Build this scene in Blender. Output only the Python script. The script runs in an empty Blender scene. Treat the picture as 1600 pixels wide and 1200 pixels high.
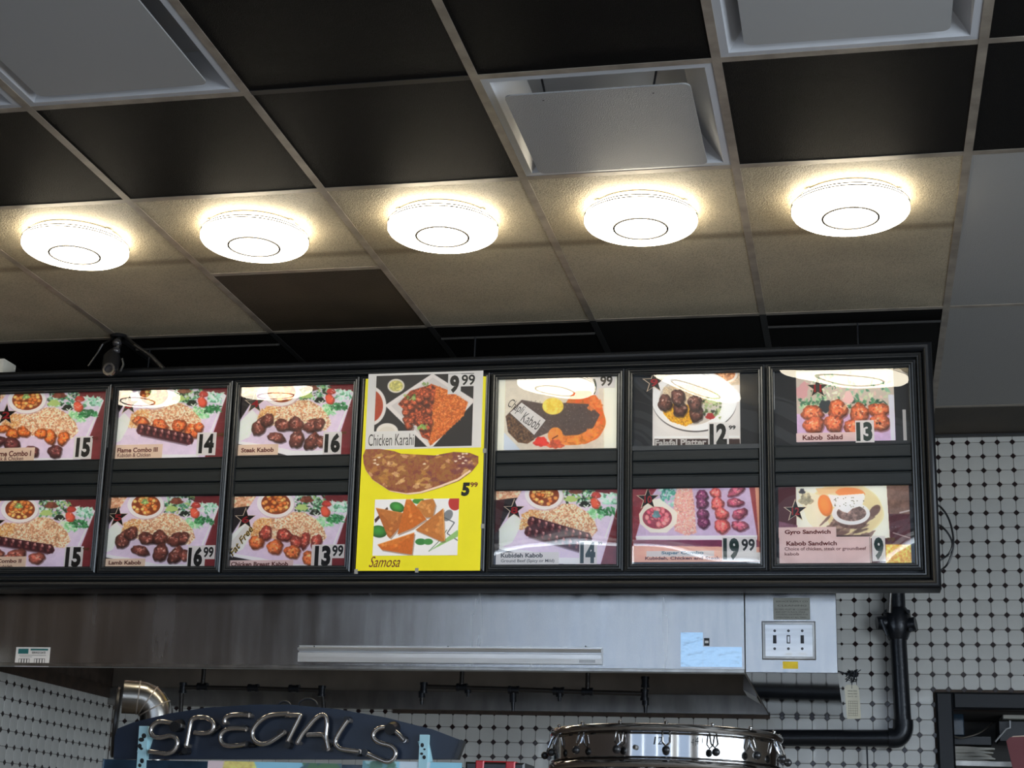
import bpy, math, random
import numpy as np
from mathutils import Vector, Matrix
random.seed(7)
rng = np.random.default_rng(11)
C = bpy.context.scene.collection
ZC = 1.55                      # lens height above the floor; everything below is built lens-relative in z, then lifted by ZC

# ------------------------------------------------------------------ camera, world, lights, exposure
FPX = 2475.2
RX = Vector((0.97741139, 0.20841342, 0.03508307))
UP = Vector((0.02828788, -0.29351302, 0.95553645))
FW = Vector((-0.20944395, 0.93295978, 0.29277855))
cd = bpy.data.cameras.new('camera')
cam = bpy.data.objects.new('camera', cd); C.objects.link(cam)
cd.sensor_width = 36; cd.lens = FPX * 36 / 1600; cd.clip_start = 0.05
cam.matrix_world = Matrix(((RX.x, UP.x, -FW.x, 0), (RX.y, UP.y, -FW.y, 0), (RX.z, UP.z, -FW.z, ZC), (0, 0, 0, 1)))
bpy.context.scene.camera = cam

w = bpy.data.worlds.new('world'); bpy.context.scene.world = w; w.use_nodes = True
w.node_tree.nodes['Background'].inputs[0].default_value = (0.55, 0.72, 1, 1)
w.node_tree.nodes['Background'].inputs[1].default_value = 1.0

def area(name, loc, rot, sx, sy, power, col):
    l = bpy.data.lights.new(name, 'AREA'); l.shape = 'RECTANGLE'; l.size = sx; l.size_y = sy
    l.energy = power; l.color = col
    o = bpy.data.objects.new(name, l); C.objects.link(o); o.location = loc; o.rotation_euler = rot
    return o
# daylight through the two shop windows behind the viewer
area('window_daylight', (-1.2, -2.93, 0.66 + ZC), (math.radians(90), 0, math.radians(180)), 4.3, 2.33, 420, (0.80, 0.90, 1))
area('window_daylight', (2.35, -2.93, 0.62 + ZC), (math.radians(90), 0, math.radians(180)), 1.5, 2.2, 110, (0.80, 0.90, 1))
area('window_daylight', (3.54, .4, 0.45 + ZC), (math.radians(90), 0, math.radians(90)), 4.6, 1.8, 190, (0.80, 0.90, 1))  # added fill light from the right side, lifts the dim lower walls

vs = bpy.context.scene.view_settings
vs.view_transform = 'Standard'; vs.look = 'None'; vs.exposure = 0.33; vs.gamma = 1; vs.use_curve_mapping = False
LAMP = 11.0; CARD_GLOW = .20  # second value: emission added to menu prints and cards to brighten them

# ------------------------------------------------------------------ helpers
def ray(x, y):
    return FW + RX * ((x - 800) / FPX) - UP * ((y - 600) / FPX)
def atY(x, y, Y):
    d = ray(x, y); return d * (Y / d.y)
def atZ(x, y, Z):
    d = ray(x, y); return d * (Z / d.z)

class PL:
    """a flat working plane standing in the room: local (s, t) across and up, d out towards the room"""
    def __init__(s, o, tilt=0.0):
        s.o = Vector(o); s.u = Vector((0, -math.sin(tilt), math.cos(tilt))); s.n = Vector((0, -math.cos(tilt), -math.sin(tilt)))
    def hit(s, px, py, d=0):
        r = ray(px, py); q = s.o + s.n * d
        p = r * (q.dot(s.n) / r.dot(s.n)) - s.o
        return p.x, p.dot(s.u)
    def pt(s, a, b, d=0):
        return s.o + Vector((a, 0, 0)) + s.u * b + s.n * d
    def rect(s, x0, y0, x1, y1, d=0):      # rectangle from two opposite corners of the view
        a = s.hit(x0, y0, d); b = s.hit(x1, y1, d)
        return min(a[0], b[0]), min(a[1], b[1]), max(a[0], b[0]), max(a[1], b[1])

class MB:
    def __init__(s): s.v = []; s.f = []; s.uv = None
    def add(s, vs, fs):
        n = len(s.v); s.v += [Vector(v) for v in vs]; s.f += [tuple(i + n for i in f) for f in fs]; return s
    def hexa(s, p):                        # 8 corners: bottom 4 ccw, top 4 ccw
        return s.add(p, [(3, 2, 1, 0), (4, 5, 6, 7), (0, 1, 5, 4), (1, 2, 6, 5), (2, 3, 7, 6), (3, 0, 4, 7)])
    def box(s, x0, y0, z0, x1, y1, z1):
        return s.hexa([(x0, y0, z0), (x1, y0, z0), (x1, y1, z0), (x0, y1, z0), (x0, y0, z1), (x1, y0, z1), (x1, y1, z1), (x0, y1, z1)])
    def pbox(s, pl, a0, b0, a1, b1, d0, d1, ch=0.0):   # box on a plane, front face chamfered by ch
        f = [pl.pt(a0, b0, d0), pl.pt(a1, b0, d0), pl.pt(a1, b1, d0), pl.pt(a0, b1, d0)]
        g = [pl.pt(a0 + ch, b0 + ch, d1), pl.pt(a1 - ch, b0 + ch, d1), pl.pt(a1 - ch, b1 - ch, d1), pl.pt(a0 + ch, b1 - ch, d1)]
        if ch:
            m = [pl.pt(a0, b0, d1 - ch), pl.pt(a1, b0, d1 - ch), pl.pt(a1, b1, d1 - ch), pl.pt(a0, b1, d1 - ch)]
            return s.add(f + m + g, [(3, 2, 1, 0), (8, 9, 10, 11)] + [(i, (i + 1) % 4, 4 + (i + 1) % 4, 4 + i) for i in range(4)] + [(4 + i, 4 + (i + 1) % 4, 8 + (i + 1) % 4, 8 + i) for i in range(4)])
        return s.hexa(f + g)
    def prism(s, pl, pts, d0, d1):
        n = len(pts)
        vs = [pl.pt(a, b, d0) for a, b in pts] + [pl.pt(a, b, d1) for a, b in pts]
        return s.add(vs, [tuple(range(n - 1, -1, -1)), tuple(range(n, 2 * n))] + [(i, (i + 1) % n, n + (i + 1) % n, n + i) for i in range(n)])
    def tube(s, path, r, seg=10, cap=True):
        path = [Vector(p) for p in path]; rr = r if isinstance(r, (list, tuple)) else [r] * len(path)
        t0 = (path[1] - path[0]).normalized()
        a = Vector((0, 0, 1)) if abs(t0.z) < .9 else Vector((1, 0, 0))
        nrm = (a - t0 * a.dot(t0)).normalized(); rings = []
        for i, p in enumerate(path):
            if i == 0: t = t0
            elif i == len(path) - 1: t = (path[i] - path[i - 1]).normalized()
            else: t = ((path[i + 1] - p).normalized() + (p - path[i - 1]).normalized()).normalized()
            nrm = (nrm - t * nrm.dot(t)).normalized(); b = t.cross(nrm)
            rings.append([p + (nrm * math.cos(2 * math.pi * k / seg) + b * math.sin(2 * math.pi * k / seg)) * rr[i] for k in range(seg)])
        n = len(s.v); s.v += [v for q in rings for v in q]
        for i in range(len(path) - 1):
            for k in range(seg):
                s.f.append((n + i * seg + k, n + i * seg + (k + 1) % seg, n + (i + 1) * seg + (k + 1) % seg, n + (i + 1) * seg + k))
        if cap:
            s.f.append(tuple(n + k for k in range(seg - 1, -1, -1))); m = n + (len(path) - 1) * seg
            s.f.append(tuple(m + k for k in range(seg)))
        return s
    def lathe(s, c, prof, seg=48, axis='Z', a0=0, a1=2 * math.pi):  # prof: (radius, height)
        c = Vector(c); n = len(s.v); full = abs(a1 - a0 - 2 * math.pi) < 1e-6; m = seg if full else seg + 1
        for r, h in prof:
            for k in range(m):
                a = a0 + (a1 - a0) * k / seg; x, y = r * math.cos(a), r * math.sin(a)
                s.v.append(c + (Vector((x, y, h)) if axis == 'Z' else Vector((x, h, y)) if axis == 'Y' else Vector((h, x, y))))
        for i in range(len(prof) - 1):
            for k in range(seg):
                k2 = (k + 1) % m
                s.f.append((n + i * m + k, n + i * m + k2, n + (i + 1) * m + k2, n + (i + 1) * m + k))
        return s
    def ball(s, c, r, seg=12):
        c = Vector(c); pr = [(r * math.sin(math.pi * i / 8) + 1e-5, -r * math.cos(math.pi * i / 8)) for i in range(9)]
        return s.lathe(c, pr, seg)

def wloc(o):
    v = Vector((0, 0, 0))
    while o: v += o.location; o = o.parent
    return v
def link(name, mb, m, parent=None, smooth=False, origin=None):
    """ONE mesh object from a builder; its origin is the parent's (parts) or its own base (things)"""
    if parent is not None: off = wloc(parent); loc = Vector((0, 0, 0))
    else:
        xs = [v.x for v in mb.v]; ys = [v.y for v in mb.v]; zs = [v.z for v in mb.v]
        off = Vector(origin) if origin else Vector(((min(xs) + max(xs)) / 2, (min(ys) + max(ys)) / 2, min(zs))); loc = off
    me = bpy.data.meshes.new(name); me.from_pydata([tuple(v - off) for v in mb.v], [], mb.f); me.update()
    if mb.uv is not None:
        l = me.uv_layers.new(name='UVMap')
        for i, uv in enumerate(mb.uv): l.data[i].uv = uv
    if smooth:
        for p in me.polygons: p.use_smooth = True
        try: me.set_sharp_from_angle(angle=math.radians(38))
        except Exception: pass
    me.materials.append(m)
    o = bpy.data.objects.new(name, me); o.location = loc; C.objects.link(o)
    if parent is not None: o.parent = parent
    return o
def thing(name, loc, label, cat, group=None):
    o = bpy.data.objects.new(name, None); o.location = loc; o.empty_display_size = .05; C.objects.link(o)
    return tag(o, label, cat, group)
def tag(o, label=None, cat=None, group=None, kind=None):
    if label: o['label'] = label
    if cat: o['category'] = cat
    if group: o['group'] = group
    if kind: o['kind'] = kind
    return o
def copy_tree(o, parent=None):
    c = o.copy(); C.objects.link(c); c.parent = parent
    for ch in list(o.children): copy_tree(ch, c)
    return c

_txt = {}
def glyphs(body, bold, shear):
    k = (body, bold, shear)
    if k not in _txt:
        cu = bpy.data.curves.new('lettering', 'FONT'); cu.body = body; cu.size = 1; cu.offset = bold; cu.shear = shear; cu.resolution_u = 3
        o = bpy.data.objects.new('lettering', cu); C.objects.link(o)
        bpy.context.view_layer.update()
        me = o.to_mesh()
        v = [(p.co.x, p.co.y) for p in me.vertices]; f = [tuple(p.vertices) for p in me.polygons]
        o.to_mesh_clear(); bpy.data.objects.remove(o); bpy.data.curves.remove(cu)
        _txt[k] = (v, f)
    return _txt[k]
def lettering(name, body, pl, box, d, m, parent, bold=0.0, shear=0.0, ang=0.0, px=True):
    """flat printed letters fitted to a rectangle of plane pl (given as two corners of the view)"""
    v, f = glyphs(body, bold, shear)
    x0 = min(p[0] for p in v); x1 = max(p[0] for p in v); y0 = min(p[1] for p in v); y1 = max(p[1] for p in v)
    a0, b0, a1, b1 = pl.rect(*box, d) if px else box
    ca, sa = math.cos(ang), math.sin(ang); ox, oy = a0, b0
    mb = MB()
    for X, Y in v:
        p = (X - x0) / (x1 - x0) * (a1 - a0); q = (Y - y0) / (y1 - y0) * (b1 - b0)
        if ang: mb.v.append(pl.pt(ox + p * ca - q * sa, oy + p * sa + q * ca, d))
        else: mb.v.append(pl.pt(a0 + p, b0 + q, d))
    mb.f = list(f)
    return link(name, mb, m, parent)

# ------------------------------------------------------------------ materials
def mat(name, col, rough=.5, metal=0.0, var=0.0, vscale=6.0, bump=0.0, bscale=60.0, spec=.5, col2=None, detail=3, aniso=0.0, stretch=None, rvar=0.0, coat=0.0, rnd=0.0):
    m = bpy.data.materials.new(name); m.use_nodes = True; nt = m.node_tree; N = nt.nodes; L = nt.links
    b = N['Principled BSDF']
    b.inputs['Base Color'].default_value = (*col, 1); b.inputs['Roughness'].default_value = rough; b.inputs['Metallic'].default_value = metal
    b.inputs['Specular IOR Level'].default_value = spec; b.inputs['Coat Weight'].default_value = coat
    tc = N.new('ShaderNodeTexCoord'); src = tc.outputs['Object']
    if stretch:
        mp = N.new('ShaderNodeMapping'); mp.inputs['Scale'].default_value = stretch; L.new(src, mp.inputs[0]); src = mp.outputs[0]
    if var or col2:
        n = N.new('ShaderNodeTexNoise'); n.inputs['Scale'].default_value = vscale; n.inputs['Detail'].default_value = detail; L.new(src, n.inputs['Vector'])
        r = N.new('ShaderNodeValToRGB'); L.new(n.outputs['Fac'], r.inputs[0])
        r.color_ramp.elements[0].position = .35; r.color_ramp.elements[1].position = .68
        c2 = col2 or tuple(c * (1 - var) for c in col)
        r.color_ramp.elements[0].color = (*c2, 1); r.color_ramp.elements[1].color = (*[min(1, c * (1 + var * .4)) for c in col], 1)
        out = r.outputs[0]
        L.new(out, b.inputs['Base Color'])
        if rvar:
            mr = N.new('ShaderNodeMapRange'); L.new(n.outputs['Fac'], mr.inputs[0]); mr.inputs[1].default_value = .3; mr.inputs[2].default_value = .7
            mr.inputs[3].default_value = rough; mr.inputs[4].default_value = rough + rvar; L.new(mr.outputs[0], b.inputs['Roughness'])
    if rnd:
        oi = N.new('ShaderNodeObjectInfo'); hs = N.new('ShaderNodeHueSaturation'); mr = N.new('ShaderNodeMapRange')
        L.new(oi.outputs['Random'], mr.inputs[0]); mr.inputs[3].default_value = 1 - rnd; mr.inputs[4].default_value = 1 + rnd
        L.new(mr.outputs[0], hs.inputs['Value'])
        if b.inputs['Base Color'].links: L.new(b.inputs['Base Color'].links[0].from_socket, hs.inputs['Color'])
        else: hs.inputs['Color'].default_value = (*col, 1)
        L.new(hs.outputs[0], b.inputs['Base Color'])
    if bump:
        n2 = N.new('ShaderNodeTexNoise'); n2.inputs['Scale'].default_value = bscale; n2.inputs['Detail'].default_value = 2; L.new(src, n2.inputs['Vector'])
        bp = N.new('ShaderNodeBump'); bp.inputs['Strength'].default_value = bump; bp.inputs['Distance'].default_value = .004
        L.new(n2.outputs['Fac'], bp.inputs['Height']); L.new(bp.outputs[0], b.inputs['Normal'])
    if aniso: b.inputs['Anisotropic'].default_value = aniso
    return m
def srgb(r, g, b):
    f = lambda c: ((c / 255) / 12.92 if c / 255 <= .04045 else ((c / 255 + .055) / 1.055) ** 2.4)
    return f(r), f(g), f(b)

M = {}
M['tile_black'] = mat('black ceiling tile', (.011, .0105, .010), .42, bump=1.0, bscale=480, spec=.007, rnd=.2)
M['tile_white'] = mat('white ceiling tile', (.34, .335, .32), .6, bump=.25, bscale=220, rnd=.06)
M['tile_brown'] = mat('stained brown tile', (.052, .037, .020), .6, var=.35, vscale=4, bump=.5, bscale=240)
M['bar'] = mat('grimy grid bar', (.36, .31, .25), .42, metal=.25, var=.3, vscale=14)
M['bar_dark'] = mat('dark grid bar', (.018, .018, .018), .5)
M['diff_white'] = mat('white enamel', (.52, .53, .55), .32, var=.06, vscale=5)
M['plate_grey'] = mat('speckled plate', (.30, .30, .295), .45, bump=.5, bscale=300)
M['plate_plain'] = mat('plain plate', (.36, .36, .355), .5)
M['black_frame'] = mat('black painted frame', (.008, .009, .011), .34, spec=.35)
M['alu_dark'] = mat('dark anodised aluminium', (.085, .09, .095), .30, metal=.7, var=.15, vscale=30, stretch=(1, 1, 20))
M['slat'] = mat('charcoal ridged strip', (.014, .018, .020), .4, metal=.0, spec=.35, var=.2, vscale=12, stretch=(1, 1, 12))
M['back_dark'] = mat('dark backing card', (.02, .024, .03), .5)
M['steel'] = mat('brushed steel', (.47, .46, .445), .17, metal=1, var=.18, vscale=2.2, stretch=(7, 1, .6), rvar=.12, bump=.03, bscale=120)
M['steel_dull'] = mat('dull greasy steel', (.26, .22, .18), .42, metal=.35, var=.25, vscale=5)
M['steel_gutter'] = mat('gutter steel', (.42, .40, .37), .3, metal=1, var=.25, vscale=5, stretch=(3, 1, 1))
M['steel_mirror'] = mat('mirror steel', (.40, .42, .45), .05, metal=1)
M['chrome'] = mat('polished chrome', (.50, .49, .48), .10, metal=1, var=.12, vscale=8, stretch=(4, 1, .3))
M['chrome_warm'] = mat('smoked chrome', (.36, .34, .31), .24, metal=1, var=.25, vscale=10)
M['alu_light'] = mat('light aluminium', (.72, .73, .74), .3, metal=.6, var=.12, vscale=9, stretch=(.5, 1, 8))
M['foil'] = mat('blue foil patch', (.50, .66, .78), .25, metal=.9, bump=.45, bscale=30)
M['pipe_black'] = mat('black iron pipe', (.012, .014, .018), .33, metal=.3, bump=.2, bscale=90)
M['pipe_grime'] = mat('greasy pipe', (.045, .04, .036), .35, metal=.5, bump=.4, bscale=120)
M['tile_oct'] = mat('glazed white tile', (.60, .595, .555), .22, var=.10, vscale=7, rnd=.07, coat=.3)
M['tile_dot'] = mat('black glazed dot', (.022, .012, .012), .16)
M['grout'] = mat('brown grout', (.085, .06, .045), .85, var=.35, vscale=16)
M['plaster'] = mat('room plaster', (.58, .54, .49), .8, var=.08)
M['floor'] = mat('floor tiles', (.24, .205, .17), .4, var=.2)
M['black_plastic'] = mat('black plastic', (.010, .010, .011), .3)
M['navy'] = mat('navy sign board', (.013, .022, .042), .33, var=.25, vscale=5)
M['neon_glass'] = mat('unlit neon glass', (.46, .42, .38), .1, metal=.85)
M['white_plastic'] = mat('white plastic', (.72, .74, .76), .4)
M['cleat'] = mat('pale cleat', (.45, .72, .78), .4)
M['cream'] = mat('cream card', srgb(240, 214, 190), .55, var=.06, vscale=18)
M['pink'] = mat('pale pink card', srgb(236, 208, 204), .55, var=.05, vscale=18)
M['white_card'] = mat('white card', srgb(232, 228, 225), .5)
M['ink'] = mat('black ink', (.008, .01, .01), .4)
M['ink_green'] = mat('green black ink', srgb(28, 60, 50), .4)
M['ink_brown'] = mat('brown red ink', srgb(120, 45, 38), .5)
M['ink_tan'] = mat('faded tan ink', srgb(120, 88, 40), .5)
M['ink_grey'] = mat('pencil grey ink', srgb(70, 66, 62), .5)
M['ink_red'] = mat('red ink', srgb(190, 35, 45), .5)
M['ink_blue'] = mat('faded blue ink', srgb(120, 165, 185), .5)
M['gold_ink'] = mat('gold ink', srgb(225, 190, 60), .5)
M['gold_edge'] = mat('pale gold ink', srgb(215, 195, 170), .5)
M['yellow'] = mat('yellow card', srgb(250, 238, 30), .5, var=.04, vscale=8)
M['lamp_base'] = mat('lamp white base', (.75, .72, .66), .4)
M['lamp_line'] = mat('lamp groove line', (.05, .045, .04), .5)
M['red'] = mat('red cover', srgb(120, 30, 35), .4)
M['red_bright'] = mat('red plastic', srgb(205, 25, 35), .3)
M['paper'] = mat('folded white cloth', srgb(215, 212, 200), .7, var=.12, vscale=12)
M['grime'] = mat('grease streak', (.05, .03, .018), .6, var=.4, vscale=20)
M['lens'] = mat('camera lens', (.03, .03, .035), .06)
M['yellow_tag'] = mat('yellow tag', srgb(225, 195, 30), .5, var=.15, vscale=30)
M['note'] = mat('aged note paper', srgb(150, 150, 140), .7, var=.1, vscale=20)
M['tagpaper'] = mat('aged tag paper', srgb(205, 200, 180), .7, var=.12, vscale=20)

# beige ceiling tile with the dark soot stripe across its middle and greasy blotches
def beige():
    m = mat('sooty beige ceiling tile', (.47, .40, .28), .55, var=.16, vscale=3.5, bump=.7, bscale=240, detail=5, rnd=.05)
    nt = m.node_tree; N = nt.nodes; L = nt.links; b = N['Principled BSDF']
    src = b.inputs['Base Color'].links[0].from_socket
    g = N.new('ShaderNodeNewGeometry'); sp = N.new('ShaderNodeSeparateXYZ'); L.new(g.outputs['Position'], sp.inputs[0])
    a = N.new('ShaderNodeMath'); a.operation = 'SUBTRACT'; L.new(sp.outputs['Y'], a.inputs[0]); a.inputs[1].default_value = 4.545
    ab = N.new('ShaderNodeMath'); ab.operation = 'ABSOLUTE'; L.new(a.outputs[0], ab.inputs[0])
    mr = N.new('ShaderNodeMapRange'); mr.interpolation_type = 'SMOOTHSTEP'; L.new(ab.outputs[0], mr.inputs[0])
    mr.inputs[1].default_value = .004; mr.inputs[2].default_value = .04; mr.inputs[3].default_value = .62; mr.inputs[4].default_value = 0
    mx = N.new('ShaderNodeMix'); mx.data_type = 'RGBA'; L.new(mr.outputs[0], mx.inputs['Factor']); L.new(src, mx.inputs['A'])
    mx.inputs['B'].default_value = (.12, .085, .045, 1)
    tc = N.new('ShaderNodeTexCoord'); fn = N.new('ShaderNodeTexNoise'); fn.inputs['Scale'].default_value = 210; fn.inputs['Detail'].default_value = 1; L.new(tc.outputs['Object'], fn.inputs['Vector'])
    fr = N.new('ShaderNodeMapRange'); L.new(fn.outputs['Fac'], fr.inputs[0]); fr.inputs[1].default_value = .36; fr.inputs[2].default_value = .52; fr.inputs[3].default_value = .72; fr.inputs[4].default_value = 1
    m2 = N.new('ShaderNodeVectorMath'); m2.operation = 'SCALE'; L.new(mx.outputs['Result'], m2.inputs[0]); L.new(fr.outputs[0], m2.inputs['Scale'])
    L.new(m2.outputs[0], b.inputs['Base Color'])
    return m
M['tile_beige'] = beige()

def emis(name, col, s):
    m = bpy.data.materials.new(name); m.use_nodes = True; b = m.node_tree.nodes['Principled BSDF']
    b.inputs['Base Color'].default_value = (.9, .9, .88, 1); b.inputs['Emission Color'].default_value = (*col, 1); b.inputs['Emission Strength'].default_value = s
    b.inputs['Roughness'].default_value = .5
    return m
M['lamp'] = emis('lit lamp diffuser', (1.0, .90, .70), LAMP)

def glassmat(name='thin clear cover', refl=.062, wob=.0):
    m = bpy.data.materials.new(name); m.use_nodes = True; nt = m.node_tree; N = nt.nodes; L = nt.links
    N.remove(N['Principled BSDF']); out = N['Material Output']
    t = N.new('ShaderNodeBsdfTransparent'); t.inputs[0].default_value = (.97, .97, .97, 1)
    g = N.new('ShaderNodeBsdfGlossy'); g.inputs['Roughness'].default_value = .0; g.inputs['Color'].default_value = (1, 1, 1, 1)
    fr = N.new('ShaderNodeFresnel'); fr.inputs[0].default_value = 1.5
    mu = N.new('ShaderNodeMath'); mu.operation = 'MULTIPLY'; mu.inputs[1].default_value = refl / .04; L.new(fr.outputs[0], mu.inputs[0])
    mx = N.new('ShaderNodeMixShader'); L.new(mu.outputs[0], mx.inputs[0]); L.new(t.outputs[0], mx.inputs[1]); L.new(g.outputs[0], mx.inputs[2])
    if wob:
        tc = N.new('ShaderNodeTexCoord'); n = N.new('ShaderNodeTexNoise'); n.inputs['Scale'].default_value = 3; n.inputs['Detail'].default_value = 0
        L.new(tc.outputs['Object'], n.inputs['Vector']); b = N.new('ShaderNodeBump'); b.inputs['Strength'].default_value = 1; b.inputs['Distance'].default_value = wob
        L.new(n.outputs['Fac'], b.inputs['Height']); L.new(b.outputs[0], g.inputs['Normal'])
    L.new(mx.outputs[0], out.inputs[0])
    return m
M['glass'] = glassmat(wob=.006)
M['glass_bent'] = glassmat('bent clear cover', wob=.03)

# ------------------------------------------------------------------ the room
H = 1.8845                                    # ceiling height above the lens
YW = 6.95; XL = -3.414; YF = -3.0; XR = 3.6; ZF = -ZC
BX = [-2.1157 + .6096 * i + {-1: 0, 0: .0027, 1: .0063, 2: -.001, 3: -.0091, 4: .0011}.get(i, 0) for i in range(-3, 10)]
def bx(i): return BX[i + 3]
Y0, Y1, Y2, Y3 = 3.441, 4.049, 5.274, 6.491

fl = MB().box(XL - .1, YF - .1, ZF - .1, XR + .1, YW + .6, ZF); tag(link('floor', fl, M['floor']), kind='structure')
c = MB().box(XL - .1, YF - .1, H + .16, XR + .1, YW + .6, H + .24); ceil = tag(link('ceiling', c, M['back_dark']), kind='structure')

# ceiling tiles, laid one by one in the grid
rows = [(-2.655 + .6096 * k, -2.655 + .6096 * (k + 1)) for k in range(-1, 10)] + [(Y0, Y1), (Y1, Y2), (Y2, Y3), (Y3, YW)]
diffusers = {(2, 'X0'), (0, 'P'), (3, 'P'), (-1, 'P')}
def ctile(x0, x1, y0, y1, m):
    g = .004
    x0 = max(x0, XL + .001); x1 = min(x1, XR - .001); y0 = max(y0, YF + .001)
    if x1 - x0 < .03 or y1 - y0 < .03: return
    b = MB().box(x0 + g, y0 + g, H, x1 - g, y1 - g, H + .015)
    link('tile', b, M[m], ceil)
for ri, (ya, yb) in enumerate(rows):
    for i in range(-3, 9):
        x0, x1 = bx(i), bx(i + 1)
        if x0 > XR or x1 < XL: continue
        row = {len(rows) - 4: 'X0', len(rows) - 3: 'X1', len(rows) - 2: 'X2', len(rows) - 1: 'X3', len(rows) - 5: 'P'}.get(ri, 'F')
        if row in ('P', 'X0') and (i, row) in diffusers: continue
        if row == 'X0': m = 'tile_black'
        elif row == 'P': m = 'tile_black' if i not in (6,) else 'tile_white'
        elif row == 'X1':
            if i == 0:
                ctile(x0, x1, ya, 4.676, 'tile_beige'); ctile(x0, x1, 4.676, yb, 'tile_brown'); continue
            m = 'tile_beige' if i < 4 else 'tile_white'
        elif row == 'X2': m = 'tile_black' if i < 4 else 'tile_white'
        elif row == 'X3': m = 'tile_brown'
        else: m = 'tile_white' if (i + ri) % 2 else 'tile_black'
        ctile(x0, x1, ya, yb, m)
# T-bars: long runners, then the short cross bars between them
BW = .0115
def bar(x0, y0, x1, y1, m='bar'):
    b = MB()
    if abs(x1 - x0) < abs(y1 - y0):
        b.box(x0 - BW, y0, H - .0018, x0 + BW, y1, H + .0003); b.box(x0 - .0012, y0, H, x0 + .0012, y1, H + .035)
    else:
        b.box(x0, y0 - BW, H - .0014, x1, y0 + BW, H + .0006); b.box(x0, y0 - .0012, H, x1, y0 + .0012, H + .035)
    link('grid_bar', b, M[m], ceil)
for i in range(-2, 9):
    x = bx(i)
    if x < XR:
        bar(x, YF + .01, x, Y2)
        bar(x, Y2, x, YW, 'bar' if i >= 4 else 'bar_dark')
for ri, (ya, yb) in enumerate(rows[1:]):
    for i in range(-3, 9):
        x0 = max(bx(i) + BW, XL + .002); x1 = min(bx(i + 1) - BW, XR - .002)
        if x1 - x0 < .05: continue
        m = 'bar'
        if abs(ya - Y0) < .01 and i == 1: m = 'bar_dark'
        bar(x0, ya, x1, ya, m)
bar(bx(0) + BW, 4.676, bx(1) - BW, 4.676)
# soffit edge trim against the tiled wall
tag(link('trim_1', MB().box(XL + .001, YW - .028, H - .010, XR - .001, YW - .001, H + .01), M['bar_dark']), kind='structure')
# L-angle hanger bars over the menu board
for i in (-1, 1, 3):
    b = MB().box(bx(i) + BW, 5.398, H - .010, bx(i + 1) - BW, 5.401, H + .0); b.box(bx(i) + BW, 5.398, H - .002, bx(i + 1) - BW, 5.41, H)
    link('hanger_bar', b, M['bar_dark'] if i != 3 else M['bar_dark'], ceil)

# back wall with a pass-through opening at the lower right, cut cleanly round it
OX0, OX1, OZ1 = .372, 1.9, .705
OZ0 = -.35
wb = MB().box(XL - .1, YW, ZF, OX0, YW + .1, H + .2)
wb.box(OX0, YW, OZ1, OX1, YW + .1, H + .2); wb.box(OX0, YW, ZF, OX1, YW + .1, OZ0); wb.box(OX1, YW, ZF, XR + .1, YW + .1, H + .2)
wall_back = tag(link('wall_back', wb, M['grout']), kind='structure')
wall_left = tag(link('wall_left', MB().box(XL - .1, YF, ZF, XL, YW, H + .2), M['grout']), kind='structure')
wr = MB().box(XR, YF, ZF, XR + .1, -2.0, H + .2); wr.box(XR, 2.8, ZF, XR + .1, YW, H + .2); wr.box(XR, -2.0, ZF, XR + .1, 2.8, -.5); wr.box(XR, -2.0, 1.4, XR + .1, 2.8, H + .2)
tag(link('wall_right', wr, M['plaster']), kind='structure')
f = MB()
for y in (-1.98, -.4, 1.2, 2.78): f.box(XR - .01, y - .02, -.5, XR + .05, y + .02, 1.4)
f.box(XR - .01, -2, -.5, XR + .05, 2.8, -.46); f.box(XR - .01, -2, 1.36, XR + .05, 2.8, 1.4)
tag(link('window_3', f, M['alu_light']), kind='structure')  # unseen window added on the right wall to raise the ambient light
wf = MB()
WX = [(-3.35, .95), (1.6, 3.1)]; WZ0, WZ1 = -.50, 1.835
wf.box(XL - .1, YF - .1, ZF, XR + .1, YF, WZ0); wf.box(XL - .1, YF - .1, WZ1, XR + .1, YF, H + .2)
wf.box(XL - .1, YF - .1, WZ0, WX[0][0], YF, WZ1); wf.box(WX[0][1], YF - .1, WZ0, WX[1][0], YF, WZ1); wf.box(WX[1][1], YF - .1, WZ0, XR + .1, YF, WZ1)
tag(link('wall_front', wf, M['plaster']), kind='structure')
for k, (a, b_) in enumerate(WX):
    f = MB(); t = .04
    for x in np.linspace(a + t / 2, b_ - t / 2, 4 if k == 0 else 2): f.box(x - t / 2, YF - .06, WZ0, x + t / 2, YF + .02, WZ1)
    f.box(a, YF - .06, WZ0, b_, YF + .02, WZ0 + t); f.box(a, YF - .06, WZ1 - t, b_, YF + .02, WZ1)
    tag(link('window_%d' % (k + 1), f, M['alu_light']), kind='structure')

# octagon-and-dot tiles
P = .0628
def octagon(pitch, kx=1.0, kz=1.0):
    a = pitch * .487; c_ = pitch * .185; e = .0014
    def ring(a, c_): return [(a, a - c_), (a - c_, a), (-a + c_, a), (-a, a - c_), (-a, -a + c_), (-a + c_, -a), (a - c_, -a), (a, -a + c_)]
    return ring(a, c_), ring(a - e, c_)
def tile_mesh(nrm):
    r0, r1 = octagon(P)
    f = lambda p, d: (p[0], -d, p[1]) if nrm == 'Y' else (d, p[0], p[1])
    vs = [f(p, 0) for p in r0] + [f(p, .0022) for p in r0] + [f(p, .0034) for p in r1]
    fs = [(i, (i + 1) % 8, 8 + (i + 1) % 8, 8 + i) for i in range(8)] + [(8 + i, 8 + (i + 1) % 8, 16 + (i + 1) % 8, 16 + i) for i in range(8)] + [tuple(range(16, 24))]
    if nrm == 'Y': fs = [tuple(reversed(q)) for q in fs]; fs = [tuple(reversed(q)) for q in fs]
    me = bpy.data.meshes.new('tile_' + nrm.lower() if False else 'tile'); me.from_pydata(vs, [], fs); me.update(); me.materials.append(M['tile_oct'])
    return me, vs, fs
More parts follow.
